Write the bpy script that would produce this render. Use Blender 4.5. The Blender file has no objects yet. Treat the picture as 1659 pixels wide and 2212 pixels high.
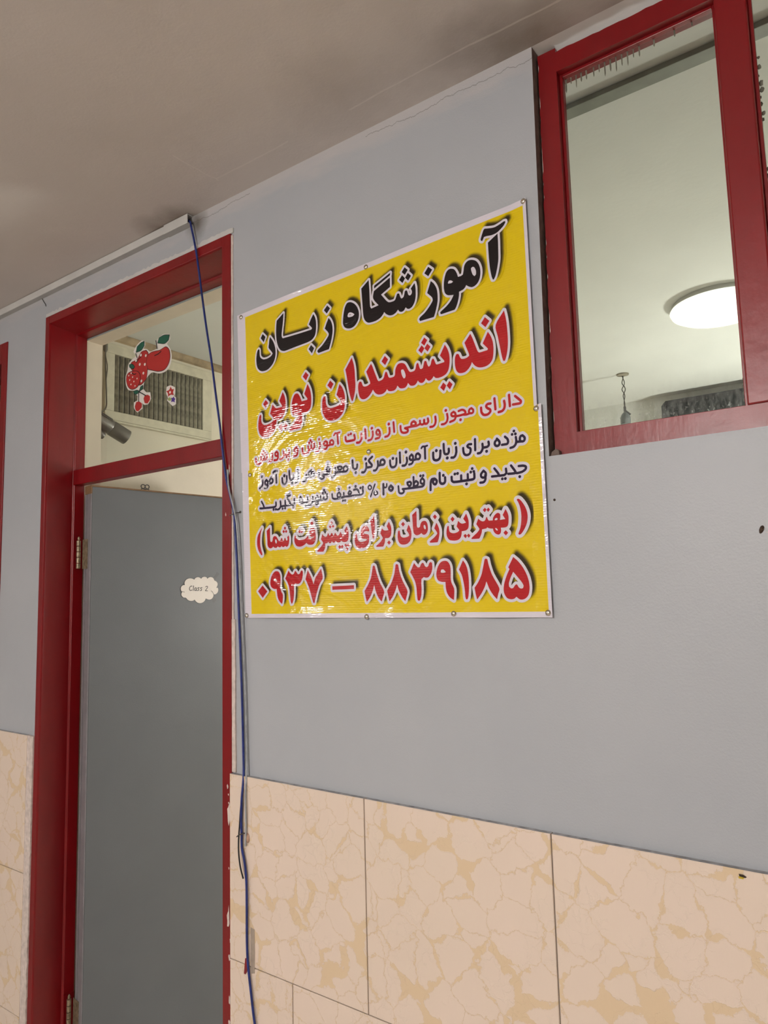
import bpy, bmesh, math, random
import numpy as np
from mathutils import Vector, Matrix
from mathutils.geometry import tessellate_polygon, delaunay_2d_cdt

random.seed(7)
SC = bpy.context.scene
COL = SC.collection

# ------------------------------------------------------------------ camera
RIGHT = Vector((0.81012038, 0.58567691, -0.02622084))
UP = Vector((0.08560347, -0.07392563, 0.99358293))
FWD = Vector((-0.57998019, 0.80716638, 0.11002464))
cam_d = bpy.data.cameras.new('camera')
cam_d.sensor_fit = 'VERTICAL'
cam_d.sensor_height = 36.0
cam_d.lens = 1530.0 / 2212.0 * 36.0
cam_d.clip_start = 0.05
cam = bpy.data.objects.new('camera', cam_d)
COL.objects.link(cam)
cam.matrix_world = Matrix(((RIGHT.x, UP.x, -FWD.x, 0.0), (RIGHT.y, UP.y, -FWD.y, -1.2),
                           (RIGHT.z, UP.z, -FWD.z, 1.62), (0, 0, 0, 1)))
SC.camera = cam

# ------------------------------------------------------------------ light and exposure
SC.view_settings.view_transform = 'Standard'
SC.view_settings.look = 'None'
SC.view_settings.gamma = 1.0
SC.view_settings.use_curve_mapping = False
SC.view_settings.exposure = 0.0
world = bpy.data.worlds.new('world')
SC.world = world
world.use_nodes = True
world.node_tree.nodes['Background'].inputs[0].default_value = (0.9, 0.95, 1.0, 1)
world.node_tree.nodes['Background'].inputs[1].default_value = 0.02
SC.cycles.max_bounces = 8
SC.cycles.diffuse_bounces = 5
SC.cycles.glossy_bounces = 4
SC.cycles.transparent_max_bounces = 12
SC.cycles.sample_clamp_indirect = 6.0

CEIL = 2.652
CORRIDOR_LAMPS = [(-3.25, -2.45, 138.0, 0.115, 0.05, 2.44), (-0.54, -2.72, 262.0, 0.14, 0.12, 2.30)]   # x, y, radiance, bowl radius, bowl depth, height
ROOM_LAMP = (-0.445, 1.585)
FILL_GLOW = 178.0            # radiance of the unseen globe added to brighten the classroom

ROOM_GLOW = 1.6             # radiance of the classroom lamp

# ------------------------------------------------------------------ materials
def new_mat(name):
    m = bpy.data.materials.new(name)
    m.use_nodes = True
    nt = m.node_tree
    b = nt.nodes['Principled BSDF']
    return m, nt, b
def N(nt, t, **kw):
    n = nt.nodes.new(t)
    for k, v in kw.items():
        if k.startswith('i_'):
            n.inputs[k[2:].replace('_', ' ')].default_value = v
        else:
            setattr(n, k, v)
    return n
def coords(nt):
    return N(nt, 'ShaderNodeTexCoord').outputs['Object']
def noise(nt, co, scale, detail=3, rough=0.55, dist=0.0):
    n = N(nt, 'ShaderNodeTexNoise')
    n.inputs['Scale'].default_value = scale
    n.inputs['Detail'].default_value = detail
    n.inputs['Roughness'].default_value = rough
    n.inputs['Distortion'].default_value = dist
    nt.links.new(co, n.inputs['Vector'])
    return n.outputs['Fac']
def ramp(nt, fac, stops):
    r = N(nt, 'ShaderNodeValToRGB')
    e = r.color_ramp.elements
    while len(e) < len(stops):
        e.new(0.5)
    for k, (p, c) in enumerate(stops):
        e[k].position = p
        e[k].color = (c[0], c[1], c[2], 1) if not isinstance(c, (int, float)) else (c, c, c, 1)
    nt.links.new(fac, r.inputs[0])
    return r.outputs[0]
def mixc(nt, fac, a, b):
    m = N(nt, 'ShaderNodeMix', data_type='RGBA')
    for sock, v in ((m.inputs['Factor'], fac), (m.inputs['A'], a), (m.inputs['B'], b)):
        if hasattr(v, 'node'):
            nt.links.new(v, sock)
        elif isinstance(v, (int, float)):
            sock.default_value = v
        else:
            sock.default_value = (v[0], v[1], v[2], 1)
    return m.outputs['Result']
def math_(nt, op, a, b=None, c=None):
    m = N(nt, 'ShaderNodeMath', operation=op)
    for k, v in enumerate((a, b, c)):
        if v is None:
            continue
        if hasattr(v, 'node'):
            nt.links.new(v, m.inputs[k])
        else:
            m.inputs[k].default_value = v
    return m.outputs[0]
def sep(nt, co):
    s = N(nt, 'ShaderNodeSeparateXYZ')
    nt.links.new(co, s.inputs[0])
    return s.outputs
def scaled(nt, co, s, loc=(0, 0, 0), rot=(0, 0, 0)):
    m = N(nt, 'ShaderNodeMapping')
    m.inputs['Scale'].default_value = s
    m.inputs['Location'].default_value = loc
    m.inputs['Rotation'].default_value = rot
    nt.links.new(co, m.inputs['Vector'])
    return m.outputs[0]
def bump(nt, b, height, strength, dist=0.01, chain=None):
    n = N(nt, 'ShaderNodeBump')
    n.inputs['Strength'].default_value = strength
    n.inputs['Distance'].default_value = dist
    nt.links.new(height, n.inputs['Height'])
    if chain is not None:
        nt.links.new(chain, n.inputs['Normal'])
    if b is not None:
        nt.links.new(n.outputs[0], b.inputs['Normal'])
    return n.outputs[0]
def setb(b, col=None, rough=0.5, spec=0.5, metal=0.0):
    if col is not None:
        if hasattr(col, 'node'):
            b.id_data.links.new(col, b.inputs['Base Color'])
        else:
            b.inputs['Base Color'].default_value = (col[0], col[1], col[2], 1)
    b.inputs['Roughness'].default_value = rough
    b.inputs['Specular IOR Level'].default_value = spec
    b.inputs['Metallic'].default_value = metal
def plain(name, col, rough=0.5, spec=0.5, metal=0.0, vary=0.08, scale=14.0, bmp=0.0, bscale=120.0):
    m, nt, b = new_mat(name)
    co = coords(nt)
    f = noise(nt, co, scale, 4)
    c = ramp(nt, f, [(0.3, tuple(x * (1 - vary) for x in col)), (0.7, tuple(min(1, x * (1 + vary)) for x in col))])
    setb(b, c, rough, spec, metal)
    if bmp:
        bump(nt, b, noise(nt, co, bscale, 3), bmp, 0.002)
    return m
def near_point(nt, co, p, radius, noisy=0.6, nscale=9.0):
    """1 at point p, fading to 0 at the radius, with a noisy rim (stains)"""
    s = N(nt, 'ShaderNodeVectorMath', operation='DISTANCE')
    nt.links.new(co, s.inputs[0])
    s.inputs[1].default_value = p
    d = math_(nt, 'DIVIDE', s.outputs['Value'], radius)
    d = math_(nt, 'ADD', d, math_(nt, 'MULTIPLY', math_(nt, 'SUBTRACT', noise(nt, co, nscale, 5), 0.5), noisy * 2))
    return ramp(nt, d, [(0.0, 1.0), (1.0, 0.0)])

def mat_wall():
    m, nt, b = new_mat('wall_paint_grey')
    co = coords(nt)
    x, y, z = sep(nt, co)
    base = ramp(nt, noise(nt, co, 2.2, 4), [(0.3, (0.385, 0.408, 0.442)), (0.7, (0.425, 0.444, 0.474))])
    # whiter ceiling paint lapping a few centimetres down the wall
    zz = math_(nt, 'ADD', z, math_(nt, 'MULTIPLY', math_(nt, 'SUBTRACT', noise(nt, scaled(nt, co, (3, 3, 12)), 3.0, 5), 0.5), 0.09))
    band = N(nt, 'ShaderNodeMapRange')
    nt.links.new(zz, band.inputs[0])
    band.inputs[1].default_value = 2.592
    band.inputs[2].default_value = 2.640
    c = mixc(nt, math_(nt, 'MULTIPLY', band.outputs[0], 0.75), base, (0.50, 0.48, 0.48))
    # hairline crack under the ceiling
    cr = math_(nt, 'ADD', z, math_(nt, 'MULTIPLY', math_(nt, 'SUBTRACT', noise(nt, scaled(nt, co, (1, 1, 0.2)), 9.0, 8, 0.7), 0.5), 0.05))
    cd = math_(nt, 'ABSOLUTE', math_(nt, 'SUBTRACT', cr, 2.633))
    crm = math_(nt, 'MULTIPLY', math_(nt, 'LESS_THAN', cd, 0.0009), math_(nt, 'GREATER_THAN', noise(nt, co, 2.3, 2), 0.50))
    c = mixc(nt, math_(nt, 'MULTIPLY', crm, 0.6), c, (0.16, 0.14, 0.13))
    # soot by the open end of the cable trunking
    st = near_point(nt, co, (-1.462, 0.0, 2.625), 0.055, 0.45, 16)
    c = mixc(nt, math_(nt, 'MULTIPLY', st, 0.85), c, (0.09, 0.075, 0.05))
    # small specks of dirt
    sp = math_(nt, 'GREATER_THAN', noise(nt, co, 34.0, 2), 0.79)
    c = mixc(nt, math_(nt, 'MULTIPLY', sp, 0.35), c, (0.2, 0.19, 0.18))
    setb(b, c, 0.42, 0.4)
    n1 = bump(nt, None, noise(nt, co, 260.0, 3), 0.22, 0.002)
    bump(nt, b, noise(nt, co, 7.0, 4), 0.25, 0.008, n1)
    return m
def mat_ceiling():
    m, nt, b = new_mat('ceiling_plaster')
    co = coords(nt)
    c = ramp(nt, noise(nt, co, 1.6, 5), [(0.25, (0.525, 0.49, 0.465)), (0.75, (0.60, 0.56, 0.535))])
    for p, r, a in (((-1.60, -0.01, CEIL), 0.085, 0.8), ((-1.51, -0.015, CEIL), 0.08, 0.85), ((-0.47, -0.03, CEIL), 0.20, 0.7),
                    ((-0.25, -0.03, CEIL), 0.14, 0.55), ((-0.85, -0.13, CEIL), 0.16, 0.28), ((-0.62, -0.09, CEIL), 0.14, 0.3)):
        st = near_point(nt, co, p, r, 0.5, 7)
        c = mixc(nt, math_(nt, 'MULTIPLY', st, a), c, (0.15, 0.115, 0.085))
    v = N(nt, 'ShaderNodeTexVoronoi', feature='DISTANCE_TO_EDGE')
    v.inputs['Scale'].default_value = 1.1
    w = mixc(nt, 0.12, co, N(nt, 'ShaderNodeTexNoise', i_Scale=5.0, i_Detail=6.0).outputs['Color'])
    nt.links.new(w, v.inputs['Vector'])
    cr = math_(nt, 'MULTIPLY', math_(nt, 'LESS_THAN', v.outputs['Distance'], 0.0016), math_(nt, 'GREATER_THAN', noise(nt, co, 1.7, 2), 0.52))
    c = mixc(nt, math_(nt, 'MULTIPLY', cr, 0.35), c, (0.72, 0.68, 0.64))
    setb(b, c, 0.75, 0.25)
    n1 = bump(nt, None, noise(nt, co, 180.0, 3), 0.15, 0.002)
    bump(nt, b, noise(nt, co, 3.0, 4), 0.35, 0.02, n1)
    return m
def mat_red(name, col=(0.18, 0.0014, 0.004)):
    m, nt, b = new_mat(name)
    co = coords(nt)
    c = ramp(nt, noise(nt, scaled(nt, co, (1, 1, 0.25)), 9.0, 4), [(0.3, tuple(x * 0.88 for x in col)), (0.7, tuple(x * 1.12 for x in col))])
    setb(b, c, 0.35, 0.5)
    n1 = bump(nt, None, noise(nt, scaled(nt, co, (1, 1, 0.12)), 150.0, 3), 0.10, 0.002)
    bump(nt, b, noise(nt, co, 26.0, 4), 0.12, 0.006, n1)
    return m
def mat_tile():
    m, nt, b = new_mat('cracked_marble_tile')
    co = coords(nt)
    warp = N(nt, 'ShaderNodeTexNoise', i_Scale=19.0, i_Detail=6.0, i_Roughness=0.65)
    nt.links.new(co, warp.inputs['Vector'])
    off = N(nt, 'ShaderNodeVectorMath', operation='MULTIPLY_ADD')
    nt.links.new(warp.outputs['Color'], off.inputs[0])
    off.inputs[1].default_value = (0.062, 0.062, 0.062)
    nt.links.new(co, off.inputs[2])
    flat = scaled(nt, off.outputs[0], (1, 0.0, 1))
    def edges(scale):
        v = N(nt, 'ShaderNodeTexVoronoi', feature='DISTANCE_TO_EDGE')
        v.inputs['Scale'].default_value = scale
        v.inputs['Randomness'].default_value = 1.0
        nt.links.new(flat, v.inputs['Vector'])
        return math_(nt, 'DIVIDE', v.outputs['Distance'], scale)
    e1 = edges(16.0)
    e2 = edges(36.0)
    wide = noise(nt, co, 11.0, 2)
    w1 = N(nt, 'ShaderNodeMapRange')
    nt.links.new(wide, w1.inputs[0])
    w1.inputs[1].default_value = 0.51
    w1.inputs[2].default_value = 0.76
    w1.inputs[3].default_value = 0.0004
    w1.inputs[4].default_value = 0.0135
    d1 = math_(nt, 'SUBTRACT', e1, w1.outputs[0])
    keep = math_(nt, 'MULTIPLY', math_(nt, 'SUBTRACT', 0.54, noise(nt, co, 8.0, 2)), 0.03)
    d2 = math_(nt, 'ADD', e2, math_(nt, 'MAXIMUM', keep, 0.0))
    d = math_(nt, 'MINIMUM', d1, d2)
    vein = ramp(nt, math_(nt, 'MULTIPLY', d1, 100.0), [(0.0, 1.0), (0.05, 0.0)])
    hair = ramp(nt, math_(nt, 'MULTIPLY', d2, 100.0), [(0.02, 1.0), (0.10, 0.0)])
    body = ramp(nt, noise(nt, co, 3.0, 4), [(0.3, (0.735, 0.62, 0.515)), (0.7, (0.765, 0.635, 0.545))])
    c = mixc(nt, math_(nt, 'MULTIPLY', hair, 0.25), body, (0.80, 0.69, 0.58))
    c = mixc(nt, math_(nt, 'MULTIPLY', vein, 0.95), c, (0.70, 0.545, 0.36))
    setb(b, c, 0.36, 0.45)
    rim = ramp(nt, math_(nt, 'MULTIPLY', d1, 100.0), [(0.0, 0.0), (0.06, 1.0), (0.14, 0.55), (0.5, 0.5)])
    n1 = bump(nt, None, math_(nt, 'MULTIPLY_ADD', hair, 0.5, rim), 0.42, 0.0018)
    n2 = bump(nt, None, noise(nt, scaled(nt, co, (1, 1, 0.12)), 420.0, 2), 0.18, 0.0012, n1)
    bump(nt, b, noise(nt, co, 40.0, 3), 0.10, 0.003, n2)
    return m
def vinyl_bump(nt, b):
    co = coords(nt)
    w = N(nt, 'ShaderNodeTexWave', wave_type='BANDS', bands_direction='Z')
    w.inputs['Scale'].default_value = 64.0
    w.inputs['Distortion'].default_value = 1.2
    w.inputs['Detail'].default_value = 2.0
    w.inputs['Detail Scale'].default_value = 0.4
    nt.links.new(co, w.inputs['Vector'])
    n1 = bump(nt, None, w.outputs['Fac'], 0.11, 0.0008)
    n2 = bump(nt, None, noise(nt, scaled(nt, co, (1, 1, 1.6)), 4.2, 4, 0.5, 0.8), 0.50, 0.016, n1)
    n3 = bump(nt, None, noise(nt, scaled(nt, co, (1, 1, 2.2)), 19.0, 3, 0.5, 0.4), 0.25, 0.004, n2)
    nt.links.new(n3, b.inputs['Normal'])
def vinyl(name, col, rough=0.10, spec=0.75):
    m, nt, b = new_mat(name)
    setb(b, col, rough, spec)
    vinyl_bump(nt, b)
    return m
def mat_glass(name, dirty_z=None, tint=(0.94, 0.97, 0.94)):
    m, nt, b = new_mat(name)
    out = nt.nodes['Material Output']
    nt.nodes.remove(b)
    tr = N(nt, 'ShaderNodeBsdfTransparent')
    tr.inputs[0].default_value = (*tint, 1)
    gl = N(nt, 'ShaderNodeBsdfGlossy')
    gl.inputs['Roughness'].default_value = 0.02
    fr = N(nt, 'ShaderNodeFresnel')
    fr.inputs['IOR'].default_value = 1.45
    mx = N(nt, 'ShaderNodeMixShader')
    geo = N(nt, 'ShaderNodeNewGeometry')
    nt.links.new(math_(nt, 'MULTIPLY', fr.outputs[0], math_(nt, 'SUBTRACT', 1.0, geo.outputs['Backfacing'])), mx.inputs[0])
    nt.links.new(tr.outputs[0], mx.inputs[1])
    nt.links.new(gl.outputs[0], mx.inputs[2])
    last = mx
    if dirty_z is not None:
        co = coords(nt)
        x, y, z = sep(nt, co)
        g = N(nt, 'ShaderNodeMapRange')
        nt.links.new(z, g.inputs[0])
        g.inputs[1].default_value = dirty_z + 0.085
        g.inputs[2].default_value = dirty_z
        sm = noise(nt, scaled(nt, co, (3.0, 1, 1), rot=(0, 0.5, 0)), 42.0, 6, 0.75)
        sp = math_(nt, 'GREATER_THAN', noise(nt, co, 160.0, 2), 0.66)
        f = math_(nt, 'MULTIPLY', math_(nt, 'POWER', g.outputs[0], 1.6), math_(nt, 'ADD', math_(nt, 'MULTIPLY', ramp(nt, sm, [(0.42, 0.0), (0.75, 1.0)]), 0.22), math_(nt, 'MULTIPLY', sp, 0.25)))
        df = N(nt, 'ShaderNodeBsdfDiffuse')
        df.inputs[0].default_value = (0.80, 0.84, 0.83, 1)
        ad = N(nt, 'ShaderNodeBsdfTranslucent')
        ad.inputs[0].default_value = (0.80, 0.84, 0.83, 1)
        hz = N(nt, 'ShaderNodeMixShader')
        hz.inputs[0].default_value = 0.5
        nt.links.new(df.outputs[0], hz.inputs[1])
        nt.links.new(ad.outputs[0], hz.inputs[2])
        m2 = N(nt, 'ShaderNodeMixShader')
        nt.links.new(math_(nt, 'MINIMUM', f, 0.85), m2.inputs[0])
        nt.links.new(mx.outputs[0], m2.inputs[1])
        nt.links.new(hz.outputs[0], m2.inputs[2])
        last = m2
    nt.links.new(last.outputs[0], out.inputs['Surface'])
    return m
def mat_lamp(name, strength, col=(1.0, 0.97, 0.9)):
    m, nt, b = new_mat(name)
    setb(b, (0.9, 0.9, 0.88), 0.35)
    co = coords(nt)
    f = noise(nt, co, 3.0, 2)
    b.inputs['Emission Color'].default_value = (*col, 1)
    nt.links.new(math_(nt, 'MULTIPLY_ADD', f, 0.1 * strength, 0.95 * strength), b.inputs['Emission Strength'])
    return m
def mat_frosted_wood(name):
    m, nt, b = new_mat(name)
    co = coords(nt)
    c = ramp(nt, noise(nt, scaled(nt, co, (12, 1.5, 12)), 20.0, 4), [(0.3, (0.13, 0.075, 0.035)), (0.7, (0.24, 0.14, 0.07))])
    setb(b, c, 0.6, 0.3)
    return m

M = {}
M['wall'] = mat_wall()
M['ceiling'] = mat_ceiling()
M['red'] = mat_red('red_gloss_paint')
M['red_bar'] = mat_red('red_gloss_paint_bar')
M['tile'] = mat_tile()
M['grout'] = plain('tile_grout', (0.24, 0.20, 0.165), 0.9, 0.1, bmp=0.3)
M['ledge'] = plain('grey_paint_ledge', (0.36, 0.36, 0.37), 0.7, 0.2, vary=0.35, scale=60, bmp=0.5)
M['plaster'] = plain('raw_white_plaster', (0.62, 0.54, 0.50), 0.85, 0.1, vary=0.16, scale=70, bmp=0.8, bscale=160)
M['raw'] = plain('raw_brown_edge', (0.165, 0.125, 0.108), 0.85, 0.1, vary=0.25, scale=40, bmp=0.5)
M['room_wall'] = plain('room_wall_cream', (0.70, 0.635, 0.52), 0.6, 0.3, vary=0.05, scale=5, bmp=0.2)
M['room_ceiling'] = plain('room_ceiling_white', (0.66, 0.665, 0.645), 0.8, 0.2, vary=0.04, scale=3, bmp=0.25, bscale=60)
M['reveal'] = plain('cream_reveal', (0.66, 0.565, 0.47), 0.55, 0.3, vary=0.05)
M['door'] = plain('door_grey_paint', (0.112, 0.121, 0.128), 0.42, 0.45, vary=0.05, scale=4, bmp=0.12, bscale=300)
M['door_edge'] = plain('door_edge_lilac_grey', (0.185, 0.175, 0.19), 0.5, 0.4, vary=0.1, scale=25, bmp=0.15)
M['wood'] = mat_frosted_wood('bare_brown_wood')
M['floor'] = plain('floor_tile_beige', (0.60, 0.53, 0.46), 0.35, 0.4)
M['far_wall'] = plain('corridor_far_wall', (0.66, 0.64, 0.62), 0.6, 0.3)
M['white_pvc'] = plain('white_pvc', (0.56, 0.56, 0.545), 0.4, 0.5, vary=0.05)
M['grey_pvc'] = plain('grey_green_pvc', (0.215, 0.225, 0.195), 0.55, 0.35, vary=0.12, scale=30)
M['blue'] = plain('blue_cable_sheath', (0.012, 0.026, 0.165), 0.35, 0.5, vary=0.3, scale=90)
M['grey_wire'] = plain('grey_cable_sheath', (0.34, 0.36, 0.38), 0.4, 0.5, vary=0.25, scale=60)
M['black'] = plain('black_plastic', (0.012, 0.012, 0.014), 0.4, 0.5)
M['dark'] = plain('dark_screen', (0.010, 0.012, 0.014), 0.35, 0.3, vary=0.3, scale=6)
M['steel'] = plain('pin_steel', (0.62, 0.58, 0.50), 0.22, 0.5, 1.0, vary=0.08)
M['brass'] = plain('hinge_old_metal', (0.30, 0.25, 0.17), 0.45, 0.5, 0.7, vary=0.4, scale=90)
M['cam_metal'] = plain('camera_grey_metal', (0.20, 0.185, 0.17), 0.35, 0.5, 0.55, vary=0.1)
M['cam_dark'] = plain('camera_dark_glass', (0.02, 0.02, 0.02), 0.15, 0.5)
M['cream_wood'] = plain('cream_painted_wood', (0.60, 0.55, 0.43), 0.55, 0.3, vary=0.1, scale=30, bmp=0.2)
M['stained'] = plain('stained_cornice', (0.36, 0.27, 0.17), 0.7, 0.2, vary=0.35, scale=16)
M['slat'] = plain('grille_slat_dusty', (0.27, 0.245, 0.19), 0.6, 0.3, vary=0.35, scale=60)
M['slat_back'] = plain('grille_dark_inside', (0.045, 0.04, 0.032), 0.8, 0.1)
M['paper'] = plain('sign_paper', (0.70, 0.66, 0.61), 0.5, 0.3, vary=0.03)
M['tape'] = plain('clear_tape_grey', (0.135, 0.14, 0.14), 0.25, 0.5)
M['ink_black'] = plain('ink_black_print', (0.012, 0.011, 0.012), 0.4, 0.4)
M['glass'] = mat_glass('transom_glass')
M['glass_w'] = mat_glass('window_glass_dusty', 0.040, (0.79, 0.815, 0.775))
M['glass_drip'] = plain('grey_paint_drip', (0.13, 0.127, 0.10), 0.6, 0.2, vary=0.3, scale=80)
M['fill_globe_mat'] = mat_lamp('fill_globe_glass', FILL_GLOW, (1.0, 0.975, 0.93))
M['lamp'] = mat_lamp('lamp_diffuser', ROOM_GLOW, (1.0, 0.965, 0.88))
for k_, c_ in enumerate(CORRIDOR_LAMPS):
    M['lamp_hall%d' % k_] = mat_lamp('lamp_diffuser_corridor', c_[2], (1.0, 0.95, 0.905))
M['st_white'] = plain('sticker_white', (0.72, 0.70, 0.66), 0.35, 0.5, vary=0.02)
M['st_red'] = plain('sticker_red', (0.40, 0.022, 0.02), 0.35, 0.5, vary=0.04)
M['st_green'] = plain('sticker_green', (0.008, 0.10, 0.06), 0.35, 0.5, vary=0.04)
M['st_violet'] = plain('sticker_violet', (0.07, 0.03, 0.25), 0.35, 0.5, vary=0.04)
M['st_lime'] = plain('sticker_lime', (0.28, 0.36, 0.12), 0.35, 0.5, vary=0.04)
M['copper'] = plain('wire_dark', (0.05, 0.045, 0.04), 0.5, 0.4)
M['red_tape'] = plain('red_tape', (0.20, 0.006, 0.012), 0.35, 0.5)
M['old_tape'] = plain('yellowed_clear_tape', (0.36, 0.30, 0.245), 0.3, 0.5, vary=0.15, scale=50)
M['pvc_shade'] = plain('pvc_underside_shade', (0.40, 0.40, 0.39), 0.5, 0.4, vary=0.06)  # greyer PVC that paints shade onto the trunking's underside
M['putty'] = plain('pinkish_putty', (0.42, 0.27, 0.20), 0.8, 0.2, vary=0.3, scale=90, bmp=0.5)
M['plug_brown'] = plain('plug_dark_brown', (0.035, 0.02, 0.012), 0.6, 0.3, vary=0.4, scale=150)
YELLOW = (0.73, 0.545, 0.0)
M['v_yellow'] = vinyl('vinyl_yellow_print', YELLOW)
M['v_white'] = vinyl('vinyl_white', (0.70, 0.665, 0.745))
M['v_red'] = vinyl('vinyl_red_ink', (0.42, 0.003, 0.009))
M['v_black'] = vinyl('vinyl_black_ink', (0.010, 0.0075, 0.009), 0.14, 0.4)
M['v_navy'] = vinyl('vinyl_navy_ink', (0.014, 0.006, 0.030), 0.11, 0.6)
SHADE = [0.07, 0.16, 0.27, 0.40, 0.54, 0.68, 0.80, 0.90, 0.97]
for k, a in enumerate(SHADE):
    M['v_sh%d' % k] = vinyl('vinyl_soft_black_print_%d' % k, tuple(y * (1 - a) + s * a for y, s in zip(YELLOW, (0.010, 0.005, 0.004))), 0.12, 0.5)
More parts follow.
